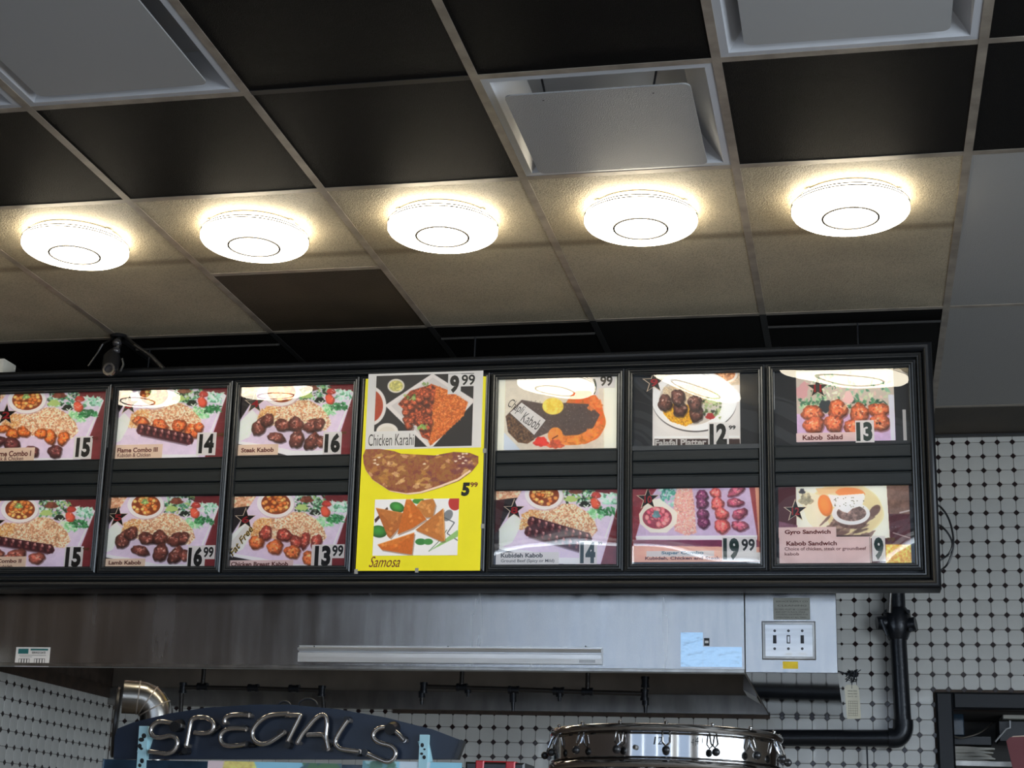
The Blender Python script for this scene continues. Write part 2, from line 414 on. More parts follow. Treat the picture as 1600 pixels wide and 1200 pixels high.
def lay(wall, nrm, cells, mx):
    me, vs, fs = tile_mesh(nrm); off = wloc(wall)
    for p in cells[:mx]:
        o = bpy.data.objects.new('tile', me); o.location = Vector(p) - off; o.parent = wall; C.objects.link(o)
    if len(cells) > mx:
        mb = MB()
        for p in cells[mx:]: mb.add([Vector(v) + Vector(p) for v in vs], fs)
        o = link('tile_field', mb, M['tile_oct'], wall); o['kind'] = 'stuff'
def dots(wall, nrm, pts):
    mb = MB(); a = P * .20
    for p in pts:
        p = Vector(p); q = [(a, 0), (0, a), (-a, 0), (0, -a)]
        g = lambda s, d, k: p + (Vector((s[0] * k, -d, s[1] * k)) if nrm == 'Y' else Vector((d, s[0] * k, s[1] * k)))
        mb.add([g(s, 0, 1) for s in q] + [g(s, .0030, .9) for s in q], [(0, 1, 5, 4), (1, 2, 6, 5), (2, 3, 7, 6), (3, 0, 4, 7), (4, 5, 6, 7)])
    o = link('dot_field', mb, M['tile_dot'], wall); o['kind'] = 'stuff'
# back wall: the row lines and columns pass through the dots
DX, DZ = atY(1488.0, 692.5, YW).x, atY(1488.0, 692.5, YW).z
cells = []; dd = []
for i in range(-62, 30):
    for k in range(-30, 2):
        x = DX + i * P; z = DZ + k * P
        if not (XL - P < x < 1.6): continue
        if z < -.15: continue
        if z < OZ1 + .05 and x > OX0 - .05: pass
        elif z < H - .02 and x > XL + .01: dd.append((x, YW, z))
        cx, cz = x + P / 2, z + P / 2
        if cx < XL - .001 or cx > 1.55: continue
        if cz > H + P * .1: continue
        if cx + P / 2 > OX0 - .02 and cz - P / 2 < OZ1 + .02: continue
        vis = (cx > .24) or (cx > -.10 and cz < 1.22) or cz < .69
        near = cx > .24 and cx < .80 and cz > .45
        mid = vis and .40 < cz < .70 + (.6 if cx > -.1 else 0) and -2.35 < cx < .5
        cells.append(((0 if near else 1 if mid else 2), -cx if mid else 0, (cx, YW, cz)))
cells.sort(key=lambda q: (q[0], q[1]))
lay(wall_back, 'Y', [q[2] for q in cells], 300); dots(wall_back, 'Y', dd)
cells = []; dd = []
LZ = DZ - 19 * P
for i in range(-1, 34):
    for k in range(-13, 4):
        y = YW - .035 - i * P; z = LZ + k * P
        if y < 5.0: continue
        if z < .69 and y < YW - .01: dd.append((XL, y, z))
        cy, cz = y - P / 2, z + P / 2
        if cz > .705 or cy > YW: continue
        cells.append((0 if (cy > 5.75 and cz > .35) else 1, -cz, (XL, cy, cz)))
cells.sort(key=lambda q: (q[0], q[1]))
lay(wall_left, 'X', [q[2] for q in cells], 300); dots(wall_left, 'X', dd)
# greasy trim rails at the hood edge on both walls
tag(link('trim_2', MB().box(XL, 5.46, .694, XL + .012, YW - .04, .748), M['grime']), kind='structure')

# ------------------------------------------------------------------ lamps
def make_lamp(loc, label):
    t = thing('ceiling_lamp', loc, label, 'lamp', 'round ceiling lamps in a row')
    x, y, z = loc; R = .166; fl_ = lambda pr: [(a, b * .78) for a, b in pr]
    link('base', MB().lathe(loc, [(.001, 0), (.140, 0), (.146, -.004), (.146, -.018), (.138, -.022)], 64), M['lamp_base'], t, True)
    pr = [(.130, -.0195), (.152, -.0195), (.160, -.0215), (.1655, -.028), (.1655, -.0305)]
    pr2 = [(.1655, -.0325), (R + .001, -.036), (R + .001, -.040)]
    pr3 = [(R + .001, -.042), (R + .001, -.056), (.163, -.064), (.155, -.0705), (.140, -.0745), (.1, -.0775), (.0815, -.0785)]
    pr4 = [(.0785, -.0787), (.04, -.0792), (.0005, -.0793)]
    d = MB().lathe(loc, fl_(pr), 72); d.lathe(loc, fl_(pr2), 72); d.lathe(loc, fl_(pr3), 72); d.lathe(loc, fl_(pr4), 72)
    link('diffuser', d, M['lamp'], t, True)
    for zz, rr in ((-.0315, .1645), (-.041, .1655)):
        link('groove_ring', MB().lathe(loc, fl_([(rr + .0022, zz + .0026), (rr + .0040, zz), (rr + .0022, zz - .0026)]), 72), M['lamp_line'], t)
    link('centre_ring', MB().lathe(loc, fl_([(.0760, -.0785), (.0766, -.0822), (.0822, -.0822), (.0830, -.0785)]), 72), M['lamp_line'], t)
    for a in (1.7, 3.8, 5.9):
        dx, dy = math.cos(a), math.sin(a); p = Vector((x + dx * .149, y + dy * .149, z - .012)); q = MB()
        tx = Vector((-dy, dx, 0)) * .011; nx = Vector((dx, dy, 0)) * .005; uz = Vector((0, 0, .007))
        q.hexa([p - tx - nx - uz, p + tx - nx - uz, p + tx + nx - uz, p - tx + nx - uz, p - tx - nx + uz, p + tx - nx + uz, p + tx + nx + uz, p - tx + nx + uz])
        link('clip', q, M['white_plastic'], t)
    return t
lamp0 = make_lamp((-2.409, 4.300, H), 'round lit ceiling lamp farthest left in the row, over the stained beige tiles')
for x, y, lb in [(-1.805, 4.306, 'round lit ceiling lamp directly before the short dark brown tile'),
                 (-1.198, 4.300, 'round lit ceiling lamp in the middle of the row, left of the hanging plate vent'),
                 (-.596, 4.313, 'round lit ceiling lamp on the beige tile under the hanging plate vent'),
                 (.011, 4.311, 'round lit ceiling lamp farthest right, next to the plain white tiles'),
                 (-3.015, 4.300, 'round lit ceiling lamp outside the frame, its reflection in the menu glass')]:
    l = copy_tree(lamp0); l.location = (x, y, H); l['label'] = lb

# ------------------------------------------------------------------ ceiling air diffusers with hanging plates
def make_vent(i, ya, yb, label, off=(0, 0), drop=.014, plate='plate_grey', ps=.235):
    x0, x1 = bx(i) + BW, bx(i + 1) - BW; ya += BW; yb -= BW; cx, cy = (x0 + x1) / 2, (ya + yb) / 2
    t = thing('air_vent', (cx, cy, H), label, 'vent', 'square plate vents in the ceiling')
    r = MB(); z0, z1 = H, H + .075; e = .02; g = .085
    def ring(d, z): return [(x0 + d, ya + d, z), (x1 - d, ya + d, z), (x1 - d, yb - d, z), (x0 + d, yb - d, z)]
    q = ring(0, z0) + ring(e, z0 - .001) + ring(e + .005, z0 + .006) + ring(g, z1) 
    fs = []
    for k in range(3):
        for j in range(4): fs.append((4 * k + j, 4 * k + 4 + j, 4 * k + 4 + (j + 1) % 4, 4 * k + (j + 1) % 4))
    fs.append((12, 15, 14, 13)); r.add(q, fs)
    link('cone', r, M['diff_white'], t)
    px, py = cx + off[0], cy + off[1]; z = H - drop; n = 6; rad = .02; pts = []
    for sx, sy, a0 in ((1, 1, 0), (-1, 1, 90), (-1, -1, 180), (1, -1, 270)):
        for k in range(n):
            a = math.radians(a0 + 90 * k / (n - 1)); pts.append((px + sx * (ps - rad) + rad * math.cos(a), py + sy * (ps - rad) + rad * math.sin(a)))
    m = len(pts); b = MB().add([(a, c_, z) for a, c_ in pts] + [(a, c_, z + .004) for a, c_ in pts], [tuple(range(m - 1, -1, -1)), tuple(range(m, 2 * m))] + [(k, (k + 1) % m, m + (k + 1) % m, m + k) for k in range(m)])
    link('plate', b, M[plate], t)
    for sx in (-1, 1):
        link('hanger', MB().tube([(px + sx * .14, py - .2, z), (px + sx * .14, py - .19, z + .03), (px + sx * .15, py - .2, H + .06)], .003, 6), M['black_plastic'], t)
    return t
PY = rows[len(rows) - 5][0]
make_vent(2, Y0, Y1, 'white ceiling vent whose speckled square plate hangs open, above the fourth lamp', (-.006, .004), .020)
make_vent(0, PY, Y0, 'large white square ceiling vent at the top left corner, seen cut off', (-.005, .0), .006, 'plate_plain')
make_vent(3, PY, Y0, 'white square ceiling vent with rounded plate at the top right edge', (-.004, .0), .006, 'plate_plain')
make_vent(-1, PY, Y0, 'sliver of a white ceiling vent at the far left edge', (0, 0), .006, 'plate_plain')

# ------------------------------------------------------------------ menu board
BP = PL((0, 5.245, 1.37), math.radians(2.75))
board = thing('menu_board', tuple(BP.pt(-1.4, 0, -.1)), 'long black framed menu board of seven bays hanging from the ceiling', 'menu board')
oa0, ob0 = BP.hit(1471, 918, .02); oa1, ob1 = BP.hit(1456, 532, .02)
SR = (oa0 + oa1) / 2; TB = BP.hit(1471, 918.5, .02)[1]; TT = BP.hit(1456, 532, .02)[1]
SL = -3.395
def ringbars(pl, a0, b0, a1, b1, prof):
    """mitred frame: prof = [(inset, depth)] from the outer edge to the inner edge"""
    mb = MB(); n = len(prof)
    for ins, d in prof: mb.v += [pl.pt(a0 + ins, b0 + ins, d), pl.pt(a1 - ins, b0 + ins, d), pl.pt(a1 - ins, b1 - ins, d), pl.pt(a0 + ins, b1 - ins, d)]
    for k in range(n - 1):
        for j in range(4): mb.f.append((4 * k + j, 4 * k + (j + 1) % 4, 4 * k + 4 + (j + 1) % 4, 4 * k + 4 + j))
    return mb
of = ringbars(BP, SL, TB, SR, TT, [(0, -.12), (0, .004), (.002, .012), (.007, .018), (.014, .021), (.021, .019), (.027, .013), (.030, .004), (.032, -.006), (.033, -.03)])
link('outer_frame', of, M['black_frame'], board, True)
inn = ringbars(BP, SL + .033, TB + .033, SR - .033, TT - .033, [(0, -.012), (.001, .0), (.005, .004), (.009, .0), (.011, -.004), (.0125, .001), (.016, .002), (.018, -.006), (.019, -.03)])
link('inner_frame', inn, M['alu_dark'], board, True)
link('back_box', MB().pbox(BP, SL + .004, TB + .004, SR - .004, TT - .004, -.125, -.03), M['back_dark'], board)
mul = [((175, 599), (150, 899)), ((364, 593), (346, 899)), ((563, 588), (548, 896)), ((765, 582), (760, 894)), ((976, 575), (976, 893)), ((1194.5, 569), (1202, 891))]
ms = [(BP.hit(*a)[0] + BP.hit(*b)[0]) / 2 for a, b in mul]
edges = [ms[0] - .497] + ms + [SR - .052]
edges = [SL + .052] + edges if edges[0] - SL > .1 else edges
BT0 = BP.hit(976, 893)[1]; BT1 = BP.hit(976, 575)[1]
g0t = BP.hit(1417, 689)[1]; g0b = BP.hit(1427, 881)[1]
pt1 = BP.hit(865, 590)[1] + .004; pt0 = BP.hit(865, 700)[1] - .004       # top opening
pb1 = BP.hit(865, 767)[1] + .004; pb0 = BP.hit(865, 882.5)[1] - .004     # bottom opening
for k in range(len(edges) - 1):
    a0, a1 = edges[k] + .004, edges[k + 1] - .004
    fr = ringbars(BP, a0, BT0 + .002, a1, BT1 - .002, [(0, -.02), (0, .0), (.004, .003), (.0055, -.002), (.007, .002), (.012, .003), (.014, -.003), (.0155, .0), (.02, .001), (.022, -.006), (.0225, -.02)])
    link('bay_frame', fr, M['alu_dark'], board, False)
    i0, i1 = a0 + .0225, a1 - .0225
    # ridged strips: one header, three between the two pictures, one footer
    def strip(b0, b1, m='slat'):
        mb = MB(); n = 3; h = (b1 - b0)
        mb.pbox(BP, i0, b0, i1, b1, -.02, -.008, .002); mb.pbox(BP, i0, b0 + h * .06, i1, b0 + h * .16, -.008, -.0055, .0008); mb.pbox(BP, i0, b1 - h * .12, i1, b1 - h * .04, -.008, -.0055, .0008)
        link('ridged_strip', mb, M[m], board)
    strip(pt1 + .0, BT1 - .0245); strip(BT0 + .0245, pb0)
    hh = (pt0 - pb1) / 3
    for j in range(3): strip(pb1 + j * hh + .001, pb1 + (j + 1) * hh - .001)
    for j, (q0, q1) in enumerate(((pt0, pt1), (pb0, pb1))):
        link('backing_card', MB().pbox(BP, i0, q0, i1, q1, -.026, -.0215), M['back_dark'], board)
        pane = MB(); n = 16; tl = 0.0; g = 'glass'
        if k == len(edges) - 3 and j == 0: tl = .004
        vsn = []
        for iy in range(n + 1):
            for ix in range(n + 1):
                u_, v_ = ix / n, iy / n
                bow = 0
                if j == 0:
                    kk = len(edges) - 2 - k                      # 0 = rightmost bay
                    if kk == 1: bow = -.022 * (u_ - .5) * (v_ - .5)           # cover sits crooked
                    if kk == 0: bow = .020 * (u_ - .55) ** 2 - .012 * (u_ - .5) * (v_ - .5)
                    if kk == 5: bow = -.009 * (u_ - .5)
                    if kk == 4: bow = -.002 * (u_ - .5)
                    if kk == 2: bow = .0007 * math.sin(u_ * 3.1)
                vsn.append(BP.pt(i0 + (i1 - i0) * u_, q0 + (q1 - q0) * v_, -.0105 + bow))
        pane.add(vsn, [(a + b * (n + 1), a + 1 + b * (n + 1), a + 1 + (b + 1) * (n + 1), a + (b + 1) * (n + 1)) for a in range(n) for b in range(n)])
        if not (k == 3 + (len(edges) - 8) ): 
            o = link('glass_pane', pane, M['glass'], board)
            for p in o.data.polygons: p.use_smooth = True
# hanging rods
for px, py0, py1 in ((742, 525, 560), (1340, 504, 540), (233, 540, 575)):
    a = atZ(px, py0, H); y = 5.40
    x = atY(px, (py0 + py1) / 2, y).x
    tag(link('hanging_rod', MB().tube([(x, y, H - .001), (x, y, BP.pt(0, TT).z - .055)], .0035, 8), M['pipe_black']), {742: 'thin black rod holding the menu board above the yellow poster', 1340: 'thin black rod holding the menu board above its right end', 233: 'thin black rod holding the menu board right of the ceiling camera'}[px], 'rod', 'thin rods holding up the menu board')
# white box lying on the board top at the far left
p0 = atY(-6, 580, 5.32); p1 = atY(21, 569, 5.32)
zt = BP.pt(0, TT, -.06).z
tag(link('junction_box', MB().box(p0.x - .06, 5.25, zt - .002, p1.x, 5.34, p1.z), M['paper']), 'small white box lying on top of the menu board at the far left', 'box')

# ------------------------------------------------------------------ printed food pictures (painted numerically, flat print on real cards)
def vnoise(n=256):
    o = np.zeros((n, n))
    for s, a in ((8, 1.0), (16, .7), (32, .5), (64, .4), (128, .3)):
        g = rng.random((s + 1, s + 1)); y = np.linspace(0, s - 1e-6, n); i = y.astype(int); f = y - i; f = f * f * (3 - 2 * f)
        r0 = g[i][:, i] * (1 - f) + g[i][:, i + 1] * f; r1 = g[i + 1][:, i] * (1 - f) + g[i + 1][:, i + 1] * f
        o += a * (r0 * (1 - f[:, None]) + r1 * f[:, None])
    o -= o.min(); return o / o.max()
NZ = [vnoise() for _ in range(6)]
class Art:
    """paints in the coordinates of a reference frame given by its top-left, top-right and bottom-left corners"""
    def __init__(s, TL, TR, BL, W=300, bg=(60, 30, 30)):
        TL, TR, BL = map(lambda p: np.array(p, float), (TL, TR, BL)); a = np.linalg.norm(BL - TL) / np.linalg.norm(TR - TL)
        s.W = W * 2; s.H = int(W * a) * 2; s.M = np.linalg.inv(np.stack([(TR - TL) / s.W, (BL - TL) / s.H], 1)); s.o = TL
        s.k = s.W / np.linalg.norm(TR - TL)
        s.im = np.zeros((s.H, s.W, 3)) + np.array(bg, float)
    def tp(s, P_): return (np.atleast_2d(np.array(P_, float)) - s.o) @ s.M.T
    def noise(s, sc, y0, y1, x0, x1, k=0, off=0):
        n = NZ[k % 6]; yy = ((np.arange(y0, y1) * sc + off) % 255).astype(int); xx = ((np.arange(x0, x1) * sc + off * 1.7) % 255).astype(int)
        return n[np.ix_(yy, xx)]
    def put(s, mask, y0, x0, col, alpha=1.0, nz=0.0, nsc=1.5, nk=0, col2=None, shade=None):
        h, w_ = mask.shape; sub = s.im[y0:y0 + h, x0:x0 + w_]
        c = np.zeros((h, w_, 3)) + np.array(col, float)
        if nz or col2 is not None:
            n = s.noise(nsc, y0, y0 + h, x0, x0 + w_, nk, (nk * 37 + int(col[0])) % 97)
            if col2 is not None: t = np.clip((n - .35) * 3.2, 0, 1)[..., None]; c = c * (1 - t) + np.array(col2, float) * t
            if nz: c = c * (1 + nz * (n - .5) * 2)[..., None]
        if shade is not None: c = c * shade[..., None]
        m = (mask * alpha)[..., None]; sub[:] = sub * (1 - m) + np.clip(c, 0, 255) * m
    def poly(s, pts, col, **kw):
        q = s.tp(pts); x0 = max(0, int(q[:, 0].min()) - 1); x1 = min(s.W, int(q[:, 0].max()) + 2); y0 = max(0, int(q[:, 1].min()) - 1); y1 = min(s.H, int(q[:, 1].max()) + 2)
        if x1 <= x0 or y1 <= y0: return s
        X, Y = np.meshgrid(np.arange(x0, x1) + .5, np.arange(y0, y1) + .5); m = np.zeros(X.shape, bool)
        for i in range(len(q)):
            (ax, ay), (bx_, by) = q[i], q[(i + 1) % len(q)]
            if ay == by: continue
            c = ((ay > Y) != (by > Y)) & (X < (bx_ - ax) * (Y - ay) / (by - ay) + ax); m ^= c
        s.put(m.astype(float), y0, x0, col, **kw); return s
    def ell(s, cx, cy, rx, ry, col, ang=0, wob=0, dome=0, seed=0, **kw):
        a = math.radians(ang); R_ = max(rx, ry) * 1.25
        q = s.tp([(cx - R_, cy - R_), (cx + R_, cy - R_), (cx + R_, cy + R_), (cx - R_, cy + R_)])
        x0 = max(0, int(q[:, 0].min())); x1 = min(s.W, int(q[:, 0].max()) + 2); y0 = max(0, int(q[:, 1].min())); y1 = min(s.H, int(q[:, 1].max()) + 2)
        if x1 <= x0 or y1 <= y0: return s
        X, Y = np.meshgrid(np.arange(x0, x1) + .5, np.arange(y0, y1) + .5)
        Mi = np.linalg.inv(s.M); U = X * Mi[0, 0] + Y * Mi[0, 1] + s.o[0] - cx; V = X * Mi[1, 0] + Y * Mi[1, 1] + s.o[1] - cy
        u = (U * math.cos(a) + V * math.sin(a)) / rx; v = (-U * math.sin(a) + V * math.cos(a)) / ry
        r = np.sqrt(u * u + v * v)
        if wob:
            th = np.arctan2(v, u); r = r / (1 + wob * (np.sin(3 * th + seed) * .5 + np.sin(5 * th + seed * 2.3) * .35 + np.sin(9 * th + seed * 4.1) * .25))
        e = 1 / max(2.0, min(rx, ry) * s.k); m = np.clip((1 - r) / e + .5, 0, 1)
        sh = None
        if dome: sh = 1 + dome * (np.clip(1 - r * r, 0, 1) - .55 + .35 * (-u * .5 - v * .8))
        s.put(m, y0, x0, col, shade=sh, **kw); return s
    def line(s, pts, wd, col, **kw):
        for (ax, ay), (bx_, by) in zip(pts, pts[1:]):
            L_ = math.hypot(bx_ - ax, by - ay) or 1; nx, ny = -(by - ay) / L_ * wd / 2, (bx_ - ax) / L_ * wd / 2
            s.poly([(ax + nx, ay + ny), (bx_ + nx, by + ny), (bx_ - nx, by - ny), (ax - nx, ay - ny)], col, **kw)
        return s
    def inside(s, pts, x, y):
        m = False; n = len(pts)
        for i in range(n):
            ax, ay = pts[i]; bx_, by = pts[(i + 1) % n]
            if (ay > y) != (by > y) and x < (bx_ - ax) * (y - ay) / (by - ay) + ax: m = not m
        return m
    def grains(s, pts, n, L_, wd, cols, base=None, ang=None):
        if base is not None: s.poly(pts, base, nz=.25, nsc=2)
        xs = [p[0] for p in pts]; ys = [p[1] for p in pts]; k = 0
        while k < n:
            x = random.uniform(min(xs), max(xs)); y = random.uniform(min(ys), max(ys)); k += 1
            if not s.inside(pts, x, y): continue
            a = random.uniform(-1.5, 1.5) if ang is None else ang + random.uniform(-.6, .6); l = L_ * random.uniform(.7, 1.2); c = cols[random.randrange(len(cols))]
            dx, dy = math.cos(a) * l / 2, math.sin(a) * l / 2
            s.poly([(x - dx, y - dy), (x - dy * wd / l, y + dx * wd / l), (x + dx, y + dy), (x + dy * wd / l, y - dx * wd / l)], c)
        return s
    def meat(s, cx, cy, rx, ry, ang=0, col=(120, 55, 35), hi=(215, 130, 80), dk=(50, 22, 22), seed=0):
        s.ell(cx + 6, cy + 10, rx * 1.05, ry * 1.05, dk, ang=ang, wob=.1, seed=seed, alpha=.55)
        s.ell(cx, cy, rx, ry, col, ang=ang, wob=.13, dome=.75, seed=seed, nz=.45, nsc=2.3, nk=seed)
        for j in range(9):
            a = random.uniform(0, 6.28); q = random.uniform(.1, .75); big = j < 3
            s.ell(cx + math.cos(a) * rx * q, cy + math.sin(a) * ry * q - (ry * .15 if j % 3 else -ry * .1), rx * random.uniform(.08, .30 if big else .16), ry * random.uniform(.06, .24 if big else .12), (hi, tuple(min(255, c + 45) for c in hi), dk)[j % 3], ang=random.uniform(-60, 60), alpha=.62, wob=.3, seed=j)
        for j in range(3):
            a = random.uniform(3.4, 5.9); s.ell(cx + math.cos(a) * rx * .45, cy + math.sin(a) * ry * .45, rx * .10, ry * .05, (250, 225, 205), ang=random.uniform(-30, 30), alpha=.7)
        return s
    def kofta(s, x0, y0, dx, dy, n, h):
        x1, y1 = x0 + dx * (n - 1), y0 + dy * (n - 1)
        s.line([(x0, y0 + h * .35), (x1, y1 + h * .35)], h * 1.7, (45, 20, 30), alpha=.5)
        for x, y in ((x0, y0), (x1, y1)): s.ell(x, y, dx * .75, h, (84, 34, 42), wob=.08, nz=.4)
        s.line([(x0, y0), (x1, y1)], h * 1.9, (90, 36, 44), nz=.5, nsc=3, nk=2, col2=(58, 22, 30))
        for j in range(n):
            x, y = x0 + dx * j, y0 + dy * j
            s.ell(x + dx * .42, y + h * .05, dx * .16, h * .9, (42, 16, 24), ang=-10, wob=.2, seed=j, alpha=.75)
            s.ell(x + dx * .08, y - h * .45, dx * .20, h * .34, (196, 124, 118), ang=-15, wob=.35, seed=j, alpha=.8); s.ell(x - dx * .1, y + h * .25, dx * .16, h * .28, (160, 82, 80), wob=.3, seed=j + 2, alpha=.7)
            s.ell(x + dx * .12, y - h * .55, dx * .07, h * .12, (245, 215, 210), alpha=.8)
        return s
    def star(s, cx, cy, R_):
        def pts(r): return [(cx + math.sin(k * math.pi / 5) * (r if k % 2 == 0 else r * .40), cy - math.cos(k * math.pi / 5) * (r if k % 2 == 0 else r * .40)) for k in range(10)]
        return s.poly(pts(R_), (210, 185, 160)).poly([(x + 3, y + 1) for x, y in pts(R_ * .9)], (26, 18, 28))
    def greens(s, x0, y0, x1, y1, n=60, pal=((70, 150, 90), (130, 200, 130), (40, 95, 55), (190, 225, 200), (60, 130, 100)), k=1.0):
        for j in range(n):
            s.ell(random.uniform(x0, x1), random.uniform(y0, y1), random.uniform(10, 34) * k, random.uniform(6, 18) * k, pal[random.randrange(len(pal))], ang=random.uniform(0, 180), wob=.35, seed=j, alpha=.9)
        return s
    def image(s, name, gain=1.12, glow=True):
        a = s.im.reshape(s.H // 2, 2, s.W // 2, 2, 3).mean((1, 3)); b = a.copy(); b[1:-1, 1:-1] = a[1:-1, 1:-1] * .5 + (a[:-2, 1:-1] + a[2:, 1:-1] + a[1:-1, :-2] + a[1:-1, 2:]) * .125
        g_ = b.mean(2, keepdims=True); b = np.clip(((b * .90 + g_ * .10) * gain + 7) / 255, 0, 1); h, w_ = b.shape[:2]; px = np.ones((h, w_, 4), np.float32); px[..., :3] = b[::-1]
        im = bpy.data.images.new(name, w_, h); im.pixels.foreach_set(px.ravel()); im.update(); im.pack()
        m = bpy.data.materials.new(name + ' print'); m.use_nodes = True; nt = m.node_tree; bs = nt.nodes['Principled BSDF']; t = nt.nodes.new('ShaderNodeTexImage'); t.image = im
        nt.links.new(t.outputs[0], bs.inputs['Base Color']); bs.inputs['Roughness'].default_value = .45
        if glow: nt.links.new(t.outputs[0], bs.inputs['Emission Color']); bs.inputs['Emission Strength'].default_value = CARD_GLOW  # added glow in the print's own colours
        return m

RICE = [(240, 212, 175), (252, 236, 210), (215, 170, 130), (245, 222, 190), (185, 130, 95), (250, 230, 200)]
RICE2 = [(215, 160, 90), (190, 130, 60), (235, 190, 120)]
def platter(TL, TR, BL, W=290, bread=True, parsley=True, tone=0):
    """plate with bowl, salad and rice; drawn in the frame of the lamb picture and shifted to each picture"""
    A = Art(TL, TR, BL, W, (28, 22, 26))
    A.poly([(1130, 60), (1700, 60), (1700, 1100), (900, 1100)], (112, 32, 38), nz=.12, nsc=.7)
    A.poly([(0, 300), (140, 300), (60, 640), (0, 700)], (60, 20, 24) if tone == 1 else (30, 24, 28))
    if bread: A.poly([(-50, 100), (410, 100), (360, 240), (300, 275), (60, 305), (-50, 300)], (205, 140, 95), nz=.3, col2=(235, 190, 160), nsc=2)
    A.poly([(400, 100), (55, 640), (45, 870), (400, 955), (720, 1030), (1190, 1030), (1460, 262), (1440, 245), (1170, 205), (1100, 100)], (208, 192, 212), nz=.05, nsc=1)
    A.poly([(55, 640), (240, 460), (330, 560), (200, 790), (45, 860)], (214, 220, 212), nz=.05)
    A.poly([(45, 840), (400, 890), (720, 960), (1120, 960), (1150, 1030), (700, 1030), (45, 880)], (225, 225, 230))
    A.line([(1455, 262), (1262, 725)], 12, (250, 245, 250)); A.line([(1170, 208), (1450, 258)], 10, (235, 235, 235))
    A.poly([(45, 872), (330, 925), (700, 1030), (0, 1040)], (34, 30, 34))
    # salad
    A.greens(820, 135, 1180, 335, 150, ((70, 150, 95), (135, 200, 150), (40, 85, 50), (205, 232, 215), (60, 130, 100), (160, 190, 110), (30, 50, 34)), .85)
    A.ell(960, 195, 75, 40, (120, 60, 45), wob=.2, nz=.5); A.ell(900, 290, 70, 35, (170, 195, 110), wob=.2)
    A.greens(1245, 225, 1425, 340, 60, ((190, 225, 205), (150, 205, 180), (225, 240, 230), (80, 150, 110)))
    A.greens(1080, 400, 1250, 520, 50, ((150, 210, 160), (200, 235, 190), (110, 190, 120)))
    A.greens(1190, 385, 1380, 465, 46, ((40, 120, 60), (70, 160, 95), (30, 95, 50)))
    A.ell(1190, 245, 55, 38, (190, 60, 50), wob=.1, dome=.3, nz=.2); A.ell(1175, 340, 52, 68, (215, 80, 55), ang=-25, wob=.08, dome=.4)
    A.ell(1055, 350, 60, 36, (25, 35, 25), wob=.2); A.line([(1040, 360), (1070, 385), (1095, 355)], 12, (220, 235, 220))
    for j in range(26):
        x = random.uniform(1060, 1400); y = random.uniform(225, 500); a = random.uniform(0, 3.1)
        A.line([(x, y), (x + 38 * math.cos(a), y + 30 * math.sin(a))], 5, (225, 242, 230), alpha=.75)
    # rice
    pts = [(330, 480), (430, 415), (600, 420), (800, 345), (930, 350), (1060, 430), (1150, 540), (1180, 640), (1110, 720), (760, 700), (420, 640), (290, 640)]
    A.grains(pts, 1500, 40, 12, RICE, base=(190, 140, 100))
    A.grains([(330, 470), (430, 415), (540, 430), (520, 540), (380, 640), (290, 640)], 260, 34, 12, RICE2)
    # bowl of chickpeas
    A.ell(600, 262, 222, 165, (180, 165, 175), alpha=.6); A.ell(592, 245, 215, 165, (238, 232, 236)); A.ell(596, 245, 172, 128, (130, 55, 25))
    for j in range(46):
        a = random.uniform(0, 6.28); q = math.sqrt(random.random()) * .84
        A.ell(596 + math.cos(a) * 172 * q, 248 + math.sin(a) * 128 * q, 27, 24, random.choice([(220, 130, 60), (240, 165, 90), (200, 100, 40)]), dome=.7, wob=.05, seed=j)
    if parsley: A.ell(582, 205, 42, 34, (150, 190, 110), wob=.3, nz=.5, nsc=4)
    return A
def shift(TL, TR, BL, dx, dy): return [(p[0] + dx, p[1] + dy) for p in (TL, TR, BL)]

DP = -.0200      # depth of the cards behind the covers
def picture(name, label, art, tl, br, d=DP, m=None, t=.0008):
    """a printed card on the board's plane, given by two opposite corners of the view"""
    a0, b0, a1, b1 = BP.rect(*tl, *br, d)
    o = MB().pbox(BP, a0, b0, a1, b1, d - t, d)
    uv = []
    for f in o.f:
        for i in f:
            u_ = 0 if i in (0, 3, 4, 7) else 1; v_ = 0 if i in (0, 1, 4, 5) else 1
            uv.append((u_, v_))
    o.uv = uv
    ob = link('menu_picture', o, m or art.image(name))
    return tag(ob, label, 'poster', 'printed menu pictures')
def card(parent, x0, y0, x1, y1, m='cream', d=DP + .0012, name='caption_card'):
    a0, b0, a1, b1 = BP.rect(x0, y0, x1, y1, d)
    if d < -.01 and m + '_lit' in M: m = m + '_lit'
    return link(name, MB().pbox(BP, a0, b0, a1, b1, d - .0011, d), M[m], parent)
def words(parent, body, x0, y0, x1, y1, m='ink', bold=.02, shear=0, d=DP + .0018, ang=0, name='lettering'):
    return lettering(name, body, BP, (x0, y0, x1, y1), d, M[m], parent, bold, shear, ang)
def price(parent, big, crd, dig, small=None, sm=None, smcard=None, m='ink', ms='ink_brown', d=DP):
    c = card(parent, *crd, 'white_card', d + .0016, 'price_card')
    words(c, big, *dig, m, .055, 0, d + .0022)
    if smcard: card(parent, *smcard, 'white_card', d + .0014, 'price_card')
    if small: words(parent, small, *sm, ms, .03, 0, d + .0020)

# copies of the card materials with emission added so the cards read brighter
for k_ in ('cream', 'pink', 'white_card', 'gold_edge'):
    g_m = M[k_].copy(); b_ = g_m.node_tree.nodes['Principled BSDF']; lk_ = b_.inputs['Base Color'].links
    if lk_: g_m.node_tree.links.new(lk_[0].from_socket, b_.inputs['Emission Color'])
    else: b_.inputs['Emission Color'].default_value = b_.inputs['Base Color'].default_value
    b_.inputs['Emission Strength'].default_value = CARD_GLOW; M[k_ + '_lit'] = g_m
